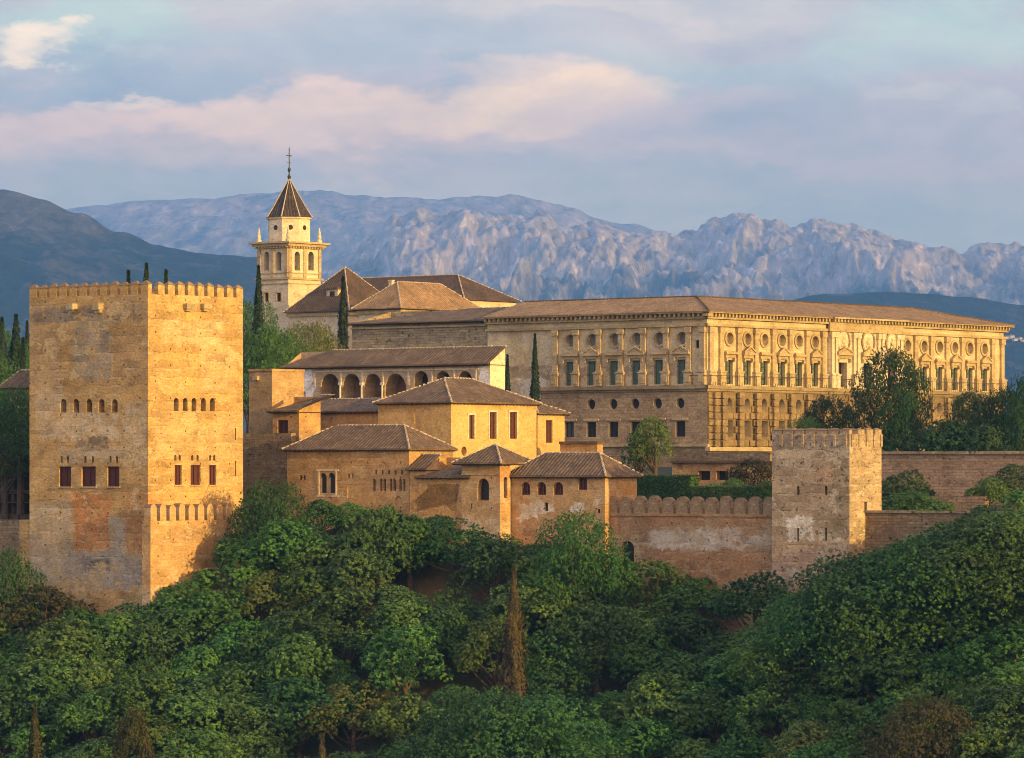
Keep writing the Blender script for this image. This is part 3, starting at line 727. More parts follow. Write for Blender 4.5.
b = B('low_annex', 'low flat roofed block between the yellow annex and the stone palace', 'annex', 597, 481, -6, 560, 603)
b.walls(b.z(444), M_clay); mb = MB(); b.fbox(mb, 'L', -.2, b.b, b.z(444)+.003, b.z(444)+.3, -.2, b.a); b.part('coping', mb, M_roof3)

# house with the twin window
b = B('ochre_house', 'long ochre house with a white twin window and a row of little arched windows', 'house', 409, 458, -16, 287, 453)
b.win('L', 319.8, 473, 326.6, 494, 'arch', M_dark, .35, M_cream, 0, surround=None); b.win('L', 328.2, 473, 335.0, 494, 'arch', M_dark, .35, M_cream, 0)
for x in (374.2, 381, 384.6, 391, 394.4, 400.3, 404): b.win('L', x-1.35, 478.8, x+1.35, 491, 'arch', M_dark, .4)
for x in (376, 382.5, 389, 395.5, 402): b.win('L', x-1.0, 470, x+1.0, 474.5, 'arch', depth=.3)
for x in (301, 304.5): b.win('L', x-1.1, 475, x+1.1, 480, 'arch', depth=.3)
b.win('L', 347, 484, 355, 498, None, M_plaster, .12, off=-.02); b.win('L', 348, 474, 349.7, 478.5, depth=.3); b.win('L', 351.8, 474, 353.5, 478.5, depth=.3)
b.win('L', 321, 505, 323.6, 512, 'arch', depth=.4); b.win('L', 395, 496, 402, 506, 'arch', M_clay, .2)
M_h = wall_mat('house_masonry', (.42, .275, .125), (.36, .22, .09), (.48, .36, .20), course=.8, course_d=.7, bump=.6, loss=.7,
               patches=[((0, 2.6, 4), (2, 2.6, 14), (.40, .26, .13), .6), ((0, 12, 3), (2, 3, 2), (.46, .36, .22), .6)])
b.walls(b.z(450), M_h); b.roof(b.z(450), 2.55, ov=.4)
mb = MB(); lo, hi, zb, zt = b.rect('L', 318, 471, 337, 495)
for q in ((lo, lo+.2, zb, zt), (hi-.2, hi, zb, zt), (lo-.2, hi+.2, zt+.003, zt+.2), (lo-.2, hi+.2, zb-.2, zb-.003)): b.fbox(mb, 'L', *q, -.06, .02)
b.part('window_surround', mb, M_cream)

b = B('lean_to', 'low lean-to with a small tiled roof between the twin window house and the pavilion turret', 'annex', 470, 452.6, -15, 419, 476)
b.a = 4.6
b.win('L', 428, 484.5, 431.6, 491.5, depth=.4); b.win('L', 455, 484, 459, 491, depth=.4); b.win('L', 413.5, 502, 416.5, 511, depth=.4); b.win('L', 452.5, 503, 456.5, 511, depth=.4)
b.shed(b.z(478), 2.2, M_clay, .4, 'shedhip')
b = B('lean_to', 'tiny tiled lean-to tucked against the sunlit end of the twin window house', 'annex', 426, 456.35, -14, 409.5, 430)
b.a = 2.2; b.shed(b.z(470), 1.5, M_clay, .35)

b = B('pavilion_turret', 'small square turret with a pyramid tile roof and one big arched opening', 'turret', 500, 450, -16, 461.5, 510.5)
b.win('L', 477.5, 478.5, 489, 500.5, 'arch', M_dark, .7, M_brownwood, 0); b.win('R', 503.8, 477, 507.4, 498, 'arch', M_dark, .5)
b.win('L', 470.8, 503.5, 472.2, 509, depth=.3)
M_j = wall_mat('turret_masonry', (.46, .30, .135), (.47, .24, .095), (.54, .42, .26), course=.8, course_d=.6, bump=.7, loss=.6, patches=[((0, 3, 8), (2, 3, 3.2), (.56, .46, .32), .8), ((3, 0, 8), (2, 2, 3), (.56, .46, .32), .6)])
b.walls(b.z(464), M_j); b.roof(b.z(464), 1.85, ov=.75, x1=4.6)
mb = MB(); b.fbox(mb, 'L', 0, b.b, b.z(475), b.z(473.5), -.06, .01); b.part('string_course', mb, M_trim)

b = B('ochre_house', 'low ochre wing with three arched windows, white stained wall and long tiled roof', 'house', 605, 444, -16, 508, 637)
for x0, x1 in ((521, 530), (537, 546), (553.4, 563)): b.win('L', x0, 482, x1, 495, 'arch', M_lattice, .5, M_brownwood, 1)
b.win('L', 578.4, 477.6, 587, 490, None, M_lattice, .35, M_brownwood, 1); b.win('L', 544, 502.5, 548, 511, depth=.4); b.win('L', 597.5, 509, 600, 513, depth=.3)
WS = (.66, .61, .53)
M_k = wall_mat('wing_masonry', (.44, .285, .13), (.45, .24, .095), (.50, .38, .22), course=.8, course_d=.6, bump=.6, loss=.55,
               patches=[patchL(b, 519, 502, 536, 520, WS, .95), patchL(b, 534, 501, 556, 512, WS, .8), patchL(b, 571, 501, 584, 511, WS, .95), patchL(b, 594, 499, 601, 507, WS, .95), patchL(b, 512, 522, 604, 560, (.40, .235, .12), .7)])
b.walls(b.z(477), M_k); b.roof(b.z(477), 2.35, ov=.45)

# ------------------------------------------------------------------ curtain wall, right tower, low walls
b = B('curtain_wall', 'long red-brown curtain wall with round topped merlons and a white weathered band', 'wall', 774, 432, -20, 606, 776)
b.a = .9
b.win('L', 621.5, 541, 634, 566, 'arch', M_dark, .5, name='niche')
WH = (.60, .54, .45)
M_cur = wall_mat('curtain_masonry', (.40, .25, .125), (.33, .205, .11), (.45, .34, .21), course=.86, course_d=.8, bump=.7, loss=.55,
                 patches=[patchL(b, 648, 530, 720, 549, WH, .95), patchL(b, 700, 526, 742, 537, (.52, .44, .34), .8), patchL(b, 715, 537, 774, 548, (.55, .48, .39), .8), patchL(b, 607, 534, 644, 585, (.50, .38, .22), .9), patchL(b, 640, 514, 772, 527, (.36, .185, .085), .7), patchL(b, 650, 552, 772, 590, (.37, .20, .09), .8)])
b.walls(b.z(514.5), M_cur); b.merlons(b.z(514.5), 1.86, 1.36, 1.78, wall_mat('merlon_stone', (.33, .23, .13), (.26, .18, .105), (.42, .33, .21), bump=.8, loss=.7), 'round', .6, sides='L')
mb = MB(); b.fbox(mb, 'L', 0, b.b, b.z(517), b.z(514.5), -.12, -.003); b.part('string_course', mb, M_cur)

b = B('square_tower', 'smaller pale square tower at the right end of the curtain wall with slit windows', 'tower', 849.5, 424, -26, 772, 881.5)
for x in (798, 826): b.win('L', x-1.4, 486, x+1.4, 495, 'arch', depth=.6); b.win('L', x-1.2, 528, x+1.2, 541, depth=.6)
b.win('R', 864.3, 502, 867, 512, depth=.6)
M_rt = wall_mat('pale_tower_masonry', (.42, .32, .21), (.35, .265, .17), (.50, .42, .30), course=.86, course_d=.9, bump=.9, specks=.5, loss=.8,
                patches=[patchL(b, 785, 515, 812, 541, (.68, .63, .55), .95), patchL(b, 818, 528, 842, 541, (.58, .52, .42), .8), patchL(b, 832, 450, 848, 535, (.27, .215, .125), .8), patchL(b, 774, 545, 848, 596, (.46, .31, .20), .8), patchL(b, 775, 450, 815, 470, (.52, .44, .33), .6), patchL(b, 816, 470, 834, 482, (.42, .28, .17), .7)])
zt = b.z(443); b.walls(zt, M_rt)
mb = MB(); hh = b.z(434)-zt                                    # parapet
for q in ((0, .5, 0, b.b), (b.a-.5, b.a, 0, b.b), (.5, b.a-.5, 0, .5), (.5, b.a-.5, b.b-.5, b.b)): mb.box(q[0], q[1], q[2], q[3], zt+.003, zt+hh)
b.part('parapet', mb, M_rt)
b.merlons(zt+hh+.003, 1.42, 1.12, .62, M_rt, 'pyr', .5)
for face, ln in (('L', b.b), ('R', b.a)):
    k = .45
    while k < ln: mb = MB(); b.fbox(mb, face, k-.16, k+.16, zt-.35, zt+hh, -.12, -.003); b.part('parapet_rib', mb, M_rt); k += 1.28

b = B('low_wall', 'low dark stone wall running right from the foot of the pale tower', 'wall', 1080, 411, -16, 862, 1083)
b.a = .8; b.walls(b.z(514.5), M_rubble); mb = MB(); b.fbox(mb, 'L', -.1, b.b, b.z(514.5)+.003, b.z(514.5)+.25, -.15, .95); b.part('coping', mb, M_oldstone)
b = B('retaining_wall', 'long pinkish brown retaining wall under the trees right of the pale tower', 'wall', 1120, 445, -8, 872, 1122)
b.a = 1.2; M_ret = wall_mat('retaining_masonry', (.34, .24, .16), (.28, .20, .13), (.42, .32, .23), brick=.35, bump=.8, specks=.6)
b.walls(b.z(453.5), M_ret); mb = MB(); b.fbox(mb, 'L', -.1, b.b, b.z(453.5)+.003, b.z(453.5)+.3, -.2, 1.3); b.part('coping', mb, M_oldstone)
b = B('low_wall', 'short pink garden wall below the retaining wall near the right edge', 'wall', 985, 432, -8, 925, 987)
b.a = .7; b.walls(b.z(496), M_ret)
b = B('garden_wall', 'brown garden building wall with two dark square openings left of the pale tower', 'wall', 790, 500, -5, 672, 795)
b.win('L', 716, 471, 728, 480, None, M_dark, .8); b.win('L', 698, 471, 710, 480, None, M_dark, .8); b.win('L', 677, 463, 683, 470, None, M_dark, .5)
b.a = 3; b.walls(b.z(463), M_clay); mb = MB(); b.fbox(mb, 'L', -.1, b.b, b.z(463)+.003, b.z(463)+.22, -.25, b.a); b.part('coping', mb, M_roof3)
b = B('terrace_wall', 'dark brown terrace wall directly under the stone palace', 'wall', 770, 545, -3, 590, 775)
b.a = 4; b.walls(b.z(452), M_rubble)

# ------------------------------------------------------------------ the stone palace
P = B('stone_palace', 'large Renaissance sandstone palace with two storeys of windows and rusticated base', 'palace', 707, 567, -1, 487.5, 1003.5)
Lx = [570.7, 592.3, 614.6, 636.8, 659.3, 682]
Rx6a = [729, 747, 764, 781.5, 798.5, 814.5]; Rx3 = [840, 865, 889]; Rx6b = [907, 923.5, 939, 954.2, 969.3, 984]
zled0, zled1 = P.z(388.5), P.z(385)              # ledge between storeys
zeave = P.z(312); zw0, zw1 = P.z(383.6), P.z(359); zrd = P.z(337.5)
RISP = -.45                                        # portal bay stands proud
def p_open(face, px, w, z0, z1, arch=None, m=None, dep=.45, frame=None, bars=0, name='window', d=0.0):
    k = P.sp(face, px); pts = arch_pts(k-w/2, k+w/2, z0, z1, arch); P.holes[face].append((pts, dep))
    mb = MB(); q = arch_pts(k-w/2-.03, k+w/2+.03, z0-.03, z1+.03, arch)
    mb.face([P.pt(face, a_, c_, dep-.05) for a_, c_ in q]); mb.face([P.pt(face, a_, c_, dep+.05) for a_, c_ in q])
    o = P.part(name, mb, m or M_dark)
    if frame:
        fm = MB(); t = .12; e = dep-.06
        for q in ((k-w/2, k-w/2+t, z0, z1), (k+w/2-t, k+w/2, z0, z1), (k-.06, k+.06, z0+t, z1-t), (k-w/2+t, k+w/2-t, z0, z0+t), (k-w/2+t, k+w/2-t, z1-t, z1)): P.fbox(fm, face, *q, e-.1, e-.004)
        for j in range(bars): zz = z0+(z1-z0)*(j+1)/(bars+1); P.fbox(fm, face, k-w/2+t, k-.062, zz-.05, zz+.05, e-.08, e-.006); P.fbox(fm, face, k+.062, k+w/2-t, zz-.05, zz+.05, e-.08, e-.006)
        P.part('frame', fm, frame, o)
    return k, o
def ring(face, k, z, r, t, d0, d1, n=20, mb=None):
    mb = mb or MB()
    for j in range(n):
        a0, a1 = 2*math.pi*j/n, 2*math.pi*(j+1)/n
        def q(r_, a_, d_): return P.pt(face, k+r_*math.cos(a_), z+r_*math.sin(a_), d_)
        mb.face([q(r, a0, d0), q(r+t, a0, d0), q(r+t, a1, d0), q(r, a1, d0)])
        mb.face([q(r+t, a0, d0), q(r+t, a0, d1), q(r+t, a1, d1), q(r+t, a1, d0)])
        mb.face([q(r, a0, d0), q(r, a1, d0), q(r, a1, d1), q(r, a0, d1)])
    return mb
def pediment(face, k, z, w, tri, d=0.0, m=None):
    mb = MB()
    P.fbox(mb, face, k-w/2, k+w/2, z, z+.28, d-.62, d-.003)                  # cornice slab
    P.fbox(mb, face, k-w/2+.2, k+w/2-.2, z-.45, z-.003, d-.32, d-.003)       # frieze
    for s_ in (-1, 1): P.fbox(mb, face, k+s_*(w/2-.42)-.16, k+s_*(w/2-.42)+.16, z-.95, z-.453, d-.42, d-.003)   # consoles
    if tri:
        pts = [(k-w/2, z+.283), (k+w/2, z+.283), (k, z+1.05)]
        f = [P.pt(face, a_, c_, d-.5) for a_, c_ in pts]; g = [P.pt(face, a_, c_, d-.003) for a_, c_ in pts]
        mb.face(f)
        for j in range(3): mb.face([f[j], f[(j+1) % 3], g[(j+1) % 3], g[j]])
        for s_ in (-1, 1):                                                   # raking mouldings
            n_ = 6
            for j in range(n_):
                t0 = j/n_; t1 = (j+1)/n_
                P.fbox(mb, face, k+s_*w/2*(1-t0), k+s_*w/2*(1-t1), z+.283+.77*t0+.0, z+.283+.77*t1+.12, d-.66, d-.505)
    else:
        P.fbox(mb, face, k-w/2+.3, k+w/2-.3, z+.283, z+.48, d-.35, d-.003)
    return P.part('pediment', mb, M_trim)
def pilaster(face, k, d=0.0, w=.85, m=None):
    mb = MB(); zc = P.z(326.5)
    P.fbox(mb, face, k-w/2, k+w/2, P.z(369), zc-.75, d-.34, d-.003)
    P.fbox(mb, face, k-w/2-.14, k+w/2+.14, zc-.747, zc, d-.48, d-.003)
    P.fbox(mb, face, k-w/2-.1, k+w/2+.1, P.z(370.5), P.z(369)-.003, d-.42, d-.003)
    pm = MB()
    P.fbox(pm, face, k-w/2-.22, k+w/2+.22, P.z(384.6), P.z(370.5)-.003, d-.55, d-.003); P.fbox(pm, face, k-w/2-.32, k+w/2+.32, P.z(372), P.z(370.6)-.002, d-.66, d-.553)
    P.fbox(pm, face, k-w/2-.02, k+w/2+.02, P.z(382), P.z(374), d-.62, d-.553)
    o = P.part('pilaster', mb, m or M_trim); P.part('pedestal', pm, m or M_trim, o); return o

for i, px in enumerate(Lx):
    k, _ = p_open('L', px, 1.75, zw0, zw1, None, M_green, .5, M_green, 3, 'shuttered_window'); pediment('L', k, P.z(353.5), 3.0, i % 2 == 1)
    k, o = p_open('L', px+.5, 1.6, zrd-.9, zrd+.9, 'round', M_pane, .6, None, 0, 'round_window'); P.part('surround', ring('L', k, zrd, .83, .3, -.18, .02), M_trim, o)
k, _ = p_open('L', 698, .8, P.z(348), P.z(340), None, M_dark, .4)
for px in (556, 577, 599.5, 621.6, 644, 666.7, 689.3, 703): pilaster('L', P.sL(px), w=.8)
for px in (591.3, 613.2, 635.2, 657.7, 680.3): k, o = p_open('L', px, 1.45, P.z(403)-.72, P.z(403)+.72, 'round', M_dark, .6, None, 0, 'round_window')
for px, mm in ((569.5, M_glass), (591.5, M_dark), (613.6, M_dark), (635.6, M_dark), (658.2, M_dark), (680.6, M_dark)):
    k, o = p_open('L', px, 1.6, P.z(436.5), P.z(421), None, mm, .5, M_wood)
    mb = MB(); P.fbox(mb, 'L', k-1.3, k+1.3, P.z(419.8), P.z(417.6), -.18, .02); P.part('lintel', mb, M_trim, o)
for i, px in enumerate(Rx6a+Rx6b):
    k, _ = p_open('R', px, 1.7, zw0, zw1, None, M_green, .6, M_wood, 3, 'shuttered_window'); pediment('R', k, P.z(353.5), 2.7, i % 2 == 1)
    k, o = p_open('R', px, 1.5, zrd-.85, zrd+.85, 'round', M_dim, .7, None, 0, 'round_window'); P.part('surround', ring('R', k, zrd, .78, .3, -.18, .02), M_trim, o)  # roundel backs use darker stone: the niche's shading put into the colour
for px in Rx6a[:]+Rx3+Rx6b:
    k = P.sR(px); p_open('R', px, 1.35, P.z(404)-.85, P.z(404)+.85, 'round', M_dark, 1.3, None, 0, 'round_window'); p_open('R', px, 1.6, P.z(436.5), P.z(420), None, M_dark, 1.2, M_wood)
sp_ = [P.sR(x) for x in Rx6a]; sq_ = [P.sR(x) for x in Rx6b]
st1 = (sp_[-1]-sp_[0])/5; pil = [sp_[0]-st1*.5+st1*i for i in range(6)] + [sp_[-1]+st1*.47]
st2 = (sq_[-1]-sq_[0])/5; pil += [sq_[0]-st2*.42] + [sq_[0]+st2*(i+.5) for i in range(6)]
for k in pil: pilaster('R', k)
pilaster('R', .65); pilaster('R', P.a-.65)
# portal bays
k0, k1 = P.sR(827), P.sR(898)
for px in Rx3:
    k, _ = p_open('R', px, 2.0, zw0, P.z(358), None, M_dark, .6, M_wood, 3, 'shuttered_window'); pediment('R', k, P.z(350.5), 3.8, True, -.45)
mb = MB()
lo_, hi_ = k0, k1
zz0, zz1 = zled1+.01, P.z(326.5)
edges = [lo_] + [e for px in Rx3 for e in (P.sR(px)-1.02, P.sR(px)+1.02)] + [hi_]
for j in range(0, len(edges), 2): P.fbox(mb, 'R', edges[j], edges[j+1], zz0, zz1, -.45, -.004)
for px in Rx3: P.fbox(mb, 'R', P.sR(px)-1.02+.002, P.sR(px)+1.02-.002, P.z(358)+.02, zz1, -.45, -.004)
P.part('portal_bay', mb, wall_mat('pale_marble', (.56, .49, .38), (.50, .43, .33), (.62, .56, .46), bump=.2))
for px in (828.6, 832.4, 850.5, 854.5, 875, 879, 893.8, 897.6): pilaster('R', P.sR(px), -.45, .62, M_cream)
for px in Rx3:
    k = P.sR(px); z = P.z(335.5)
    mb = MB(); pts = [(k+1.28*math.cos(2*math.pi*j/24), z+1.45*math.sin(2*math.pi*j/24)) for j in range(24)]
    f = [P.pt('R', a_, c_, -.56) for a_, c_ in pts]; g = [P.pt('R', a_, c_, -.452) for a_, c_ in pts]; mb.face(f)
    for j in range(24): mb.face([f[j], f[(j+1) % 24], g[(j+1) % 24], g[j]])
    o = P.part('medallion', mb, M_cream); P.part('ring', ring('R', k, z, 1.36, .3, -.64, -.452), M_dim, o)
    mb = MB(); mb.v = []; 
    for a_, c_, r_ in ((0, .5, .28), (-.1, -.1, .42), (.2, -.5, .38), (-.4, -.6, .25), (.35, .1, .22)):
        mb.lathe([(0.02, -r_), (r_*.7, -r_*.7), (r_, 0), (r_*.7, r_*.7), (.02, r_)], 8, (k+a_, -.56, z+c_))
    P.part('relief', mb, M_cream, o, True)
P.walls(zeave, M_pal)
# thin lower-storey facing, rustication, ledge, cornice
def skip(face, s0, s1, z0, z1):
    for pts, _ in P.holes[face]:
        a0, a1 = min(p[0] for p in pts)-.12, max(p[0] for p in pts)+.12; c0, c1 = min(p[1] for p in pts)-.1, max(p[1] for p in pts)+.1
        if s0 < a1 and s1 > a0 and z0 < c1 and z1 > c0: return True
    return False
mb = MB(); rr = random.Random(4); zb = P.z(446.5); nrow = 8; hrow = (zled0-.35-zb)/nrow
for r in range(nrow):
    k = .02; i = 0
    while k < P.a-.3:
        w = (1.5 if (i+r) % 2 else 1.0)+.25*rr.random(); e = min(P.a, k+w)
        z0 = zb+r*hrow+.07; z1 = zb+(r+1)*hrow-.07
        if not skip('R', k, e-.13, z0, z1):
            d = .24+.16*rr.random(); mb.box(k, e-.13, -d, -.004, z0, z1)
        k = e; i += 1
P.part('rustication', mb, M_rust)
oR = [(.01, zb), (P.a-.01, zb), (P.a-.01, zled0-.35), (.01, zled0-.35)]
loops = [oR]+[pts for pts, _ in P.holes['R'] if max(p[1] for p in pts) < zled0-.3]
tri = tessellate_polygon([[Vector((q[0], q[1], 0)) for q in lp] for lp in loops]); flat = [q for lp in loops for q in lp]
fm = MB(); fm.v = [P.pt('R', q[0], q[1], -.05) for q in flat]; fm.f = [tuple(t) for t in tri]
P.part('lower_facing', fm, wall_mat('dark_joint', (.21, .155, .085), (.15, .11, .065), (.27, .20, .115)))  # darker sheet showing in the joints between the raised blocks
for k in [P.sR(x) for x in (713.5, 721)]+pil[1:]:
    mb = MB()
    for r in range(nrow): z0 = zb+r*hrow+.03; P.fbox(mb, 'R', k-.55, k+.55, z0, z0+hrow-.16, -.72, -.29)
    P.part('block_pilaster', mb, M_rust)
mb = MB()
kk = 0.3
step_ = .46
P.fbox(mb, 'L', -.6, P.sL(541), zled0, zled1, -.6, -.004); P.fbox(mb, 'R', -.6, P.a+.6, zled0+.002, zled1-.002, -.62, -.004)
P.fbox(mb, 'L', -.3, P.sL(541), zled0-.3, zled0-.003, -.3, -.004); P.fbox(mb, 'R', -.3, P.a+.3, zled0-.32, zled0-.003, -.32, -.005)
P.part('ledge', mb, M_dim)
mb = MB()
P.fbox(mb, 'L', 0, P.sL(541), P.z(444)-.02, zled0-.33, -.1, -.005)
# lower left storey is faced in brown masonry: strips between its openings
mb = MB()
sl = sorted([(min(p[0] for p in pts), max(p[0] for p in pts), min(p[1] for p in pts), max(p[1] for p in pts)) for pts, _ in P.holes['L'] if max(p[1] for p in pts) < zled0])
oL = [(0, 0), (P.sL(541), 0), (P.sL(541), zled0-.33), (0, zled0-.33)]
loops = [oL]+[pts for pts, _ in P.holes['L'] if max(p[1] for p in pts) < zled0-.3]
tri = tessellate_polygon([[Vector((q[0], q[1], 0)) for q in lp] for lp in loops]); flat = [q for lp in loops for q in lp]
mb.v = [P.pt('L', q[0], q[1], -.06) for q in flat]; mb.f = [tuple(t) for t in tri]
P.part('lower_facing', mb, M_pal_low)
mb = MB()
zc = P.z(326)
P.fbox(mb, 'L', -.4, P.b+.1, zc, zc+.35, -.4, -.004); P.fbox(mb, 'R', -.4, P.a+.4, zc+.002, zc+.352, -.42, -.004)
P.fbox(mb, 'R', k0-.3, k1+.3, zc+.003, zeave-.6, -.7, -.425)
zt2 = zeave-.55
k = -.7
while k < P.b: P.fbox(mb, 'L', k-.17, k+.17, zt2, zt2+.42, -.85, -.004); k += .78
k = -.7
while k < P.a+.8:
    dd = -.42 if k0 < k < k1 else 0
    P.fbox(mb, 'R', k-.17, k+.17, zt2, zt2+.42, -.85+dd, -.004); k += .78
P.fbox(mb, 'L', -.5, P.b+.1, zt2-.3, zt2-.003, -.5, -.004); P.fbox(mb, 'R', -.5, P.a+.5, zt2-.302, zt2-.004, -.52, -.004)
P.fbox(mb, 'L', -1.15, P.b+.2, zt2+.423, zeave+.1, -1.15, -.004); P.fbox(mb, 'R', -1.15, P.a+1.15, zt2+.424, zeave+.098, -1.17, -.004)
P.fbox(mb, 'R', k0-.4, k1+.4, zt2+.425, zeave+.097, -1.6, -1.172)
P.part('cornice', mb, M_trim)
mb = MB(); P.fbox(mb, 'R', -.4, P.a+.4, P.z(451), P.z(447), -.75, -.004); P.fbox(mb, 'L', -.4, P.sL(600), P.z(446.5), P.z(444), -.4, -.065); P.part('plinth', mb, M_trim)
mb = MB()                                        # iron balcony rails along the ledge
P.fbox(mb, 'R', -.5, P.a+.4, P.z(375.6), P.z(375.0), -.62, -.57); P.fbox(mb, 'L', -.5, P.sL(690), P.z(375.6), P.z(375.0), -.6, -.55)
k = 0
while k < P.a: P.fbox(mb, 'R', k-.02, k+.02, zled1, P.z(375.4), -.61, -.58); k += .55
P.part('railing', mb, M_iron)
P.roof(zeave+.1, 3.6, ov=1.25, m=M_roof2, ridge=False, rafters=False, y1=P.b+14, x1=P.a, kind='hip') if False else None
def palace_roof():
    mb = MB(); ov = 1.25; X0, X1, Y0, Y1 = -ov, P.a+ov, -ov, P.b; ze = zeave+.12; dp, h = 11.5, 2.35
    def sl(pts, e0, e1):
        e0, e1 = Vector(e0), Vector(e1); ud = (e1-e0).normalized(); nr = (Vector(pts[1])-Vector(pts[0])).cross(Vector(pts[-1])-Vector(pts[0])).normalized(); vd = nr.cross(ud)
        mb.face(pts, [((Vector(p)-e0).dot(ud), (Vector(p)-e0).dot(vd)) for p in pts])
    A, Bq, C_, D = (X0, Y0, ze), (X1, Y0, ze), (X1, Y1, ze), (X0, Y1, ze)
    a, b_, c, d = (X0+9.3, Y0+8.8, ze+h), (X1-14, Y0+8.8, ze+h), (X1-14, Y1, ze+h), (X0+9.3, Y1, ze+h)
    sl([A, Bq, b_, a], A, Bq); sl([Bq, C_, c, b_], Bq, C_); sl([D, A, a, d], D, A); mb.face([a, b_, c, d]); mb.face([C_, D, d, c])
    for p, q in ((A, Bq), (Bq, C_), (C_, D), (D, A)): mb.face([(p[0], p[1], ze-.12+.004), (q[0], q[1], ze-.12+.004), q, p])
    o = P.part('roof', mb, M_roof2)
    rb = MB()
    for p, q in ((A, a), (Bq, b_), (a, b_), (a, d)):
        p, q = Vector(p), Vector(q); n_ = int((q-p).length/.6); dv = (q-p)/n_
        for j in range(n_): rb.tube([p+dv*j, p+dv*(j+.93)], [.17, .12], 6)
    P.part('ridge_cap', rb, M_roof3, o)
palace_roof()

# rubble wing left of the palace
b = B('stone_wing', 'old rubble stone wing with a low tiled roof adjoining the palace on its left', 'building', 487.2, 590.25, 0, 352, 489)
b.a = 8.5; b.shed(b.z(321), 2.05, M_oldstone, .8, 'shedhip')
mb = MB(); b.fbox(mb, 'L', 0, b.b, b.z(326), b.z(324), -.25, -.004); b.part('string_course', mb, M_trim)

# hipped pavilion
b = B('hipped_pavilion', 'cream pavilion with a wide hipped roof in front of the church nave', 'pavilion', 400.5, 612, 0, 359, 478)
b.walls(b.z(308.5), M_cream); b.roof(b.z(308.5), 3.9, ov=.8, m=M_roof2)
mb = MB(); b.fbox(mb, 'L', -.25, b.b+.25, b.z(309.5)-.5, b.z(309.5), -.3, -.004); b.fbox(mb, 'R', -.25, b.a, b.z(309.5)-.502, b.z(309.5)-.002, -.3, -.004); b.part('cornice', mb, M_trim)

# ------------------------------------------------------------------ church
b = B('church_transept', 'church crossing with a steep brown pyramid roof and little dormer', 'church', 349, 634, 0, 289, 402)
zt = b.z(311.5); b.win('L', 324, 338, 329, 348, None, M_dark)
b.walls(zt, M_cream); r = b.roof(zt, 6.7, ov=.6, m=M_roof3, rafters=False)
mb = MB(); b.fbox(mb, 'L', -.25, b.b+.25, zt-.55, zt-.02, -.3, -.004); b.fbox(mb, 'R', -.25, b.a, zt-.552, zt-.022, -.3, -.004); b.part('cornice', mb, M_trim)
kd = b.sL(325); zd = b.z(297)
mb = MB(); mb.box(1.6, 5.2, kd-1.1, kd+1.1, zd-.6, zd+1.3)
dm = b.part('dormer', mb, M_cream); mb = MB(); mb.box(1.2, 5.6, kd-1.4, kd+1.4, zd+1.303, zd+1.55); b.part('dormer_roof', mb, M_roof3, dm)
mb = MB(); mb.box(1.52, 1.597, kd-.5, kd+.4, zd-.35, zd+1.0); b.part('dormer_window', mb, M_dark, dm)
b = B('church_nave', 'long church nave roof with pale ridge tiles rising behind the hipped pavilion', 'church', 464, 640, 0, 300, 516)
zt = b.z(300); b.walls(zt, M_cream); b.roof(zt, 4.0, ov=.6, m=M_roof3, rafters=False)
mb = MB(); p = (b.a*.2, b.b*.5, zt); mb.box(p[0]-.3, p[0]+.3, p[1]-.3, p[1]+.3, zt+1.0, zt+3.3); mb.box(p[0]-.38, p[0]+.38, p[1]-.38, p[1]+.38, zt+3.303, zt+3.5); b.part('chimney', mb, M_cream)

b = B('bell_tower', 'slender cream church bell tower with dark pointed spire and iron cross', 'bell tower', 288.3, 655, 0, 257.5, 320.8)
for x0, x1 in ((264.3, 268.7), (276.3, 281.2)): b.win('L', x0, 251.6, x1, 270.5, 'arch', M_dark, 1.1, name='belfry_opening'); b.win('L', x0+.3, 292.8, x1-.3, 301.5, None, M_dark, .4, surround=M_trim)
for x0, x1 in ((294.6, 300), (308.3, 313.8)):
    w = b.win('R', x0, 251.6, x1, 270.5, 'arch', M_dark, 1.1, name='belfry_opening')
    k = b.sR((x0+x1)/2); z = b.z(263, 'R', k); mb = MB(); mb.lathe([(.42, -.5), (.36, -.3), (.27, .1), (.2, .35), (.05, .45)], 12, (k, .55, z)); b.part('bell', mb, M_bronze, w, True)
zt = b.z(243); b.walls(zt, M_cream)
mb = MB()
for zz, hgt, pr in ((b.z(243)+.003, .28, 1.05), (b.z(244.5)-.2, .42, .6), (b.z(247.5)-.05, .22, .3), (b.z(279), .3, .3), (b.z(283.5), .14, .15), (b.z(273), .14, .16)):
    mb.box(-pr, b.a+pr, -pr, b.b+pr, zz, zz+hgt) if zz > zt-.5 else [b.fbox(mb, 'L', -pr, b.b+pr, zz, zz+hgt, -pr, -.004), b.fbox(mb, 'R', -pr+.002, b.a+pr, zz+.002, zz+hgt-.002, -pr, -.004)]
for face, ln in (('L', b.b), ('R', b.a)):
    k = 0
    while k < ln+.3: b.fbox(mb, face, k-.14, k+.14, b.z(246.7)-.1, b.z(244.6)-.22, -.55, -.005); k += .62
b.part('cornice', mb, M_trim)
for face, ln in (('L', b.b), ('R', b.a)):
    for f in (.04, .5, .96):
        mb = MB(); k = .35+(ln-.7)*((f-.04)/.92); b.fbox(mb, face, k-.3, k+.3, b.z(278.8)+.3, b.z(247.6)-.06, -.16, -.004); b.part('pilaster', mb, M_trim)
cxx, cyy = b.a/2, b.b/2
mb = MB(); top = zt+.29; zd1 = b.z(216)
mb.lathe([(3.35, top), (3.35, zd1-.3), (3.6, zd1-.25), (3.6, zd1)], 8, (cxx, cyy, 0)); dr = b.part('drum', mb, M_cream)
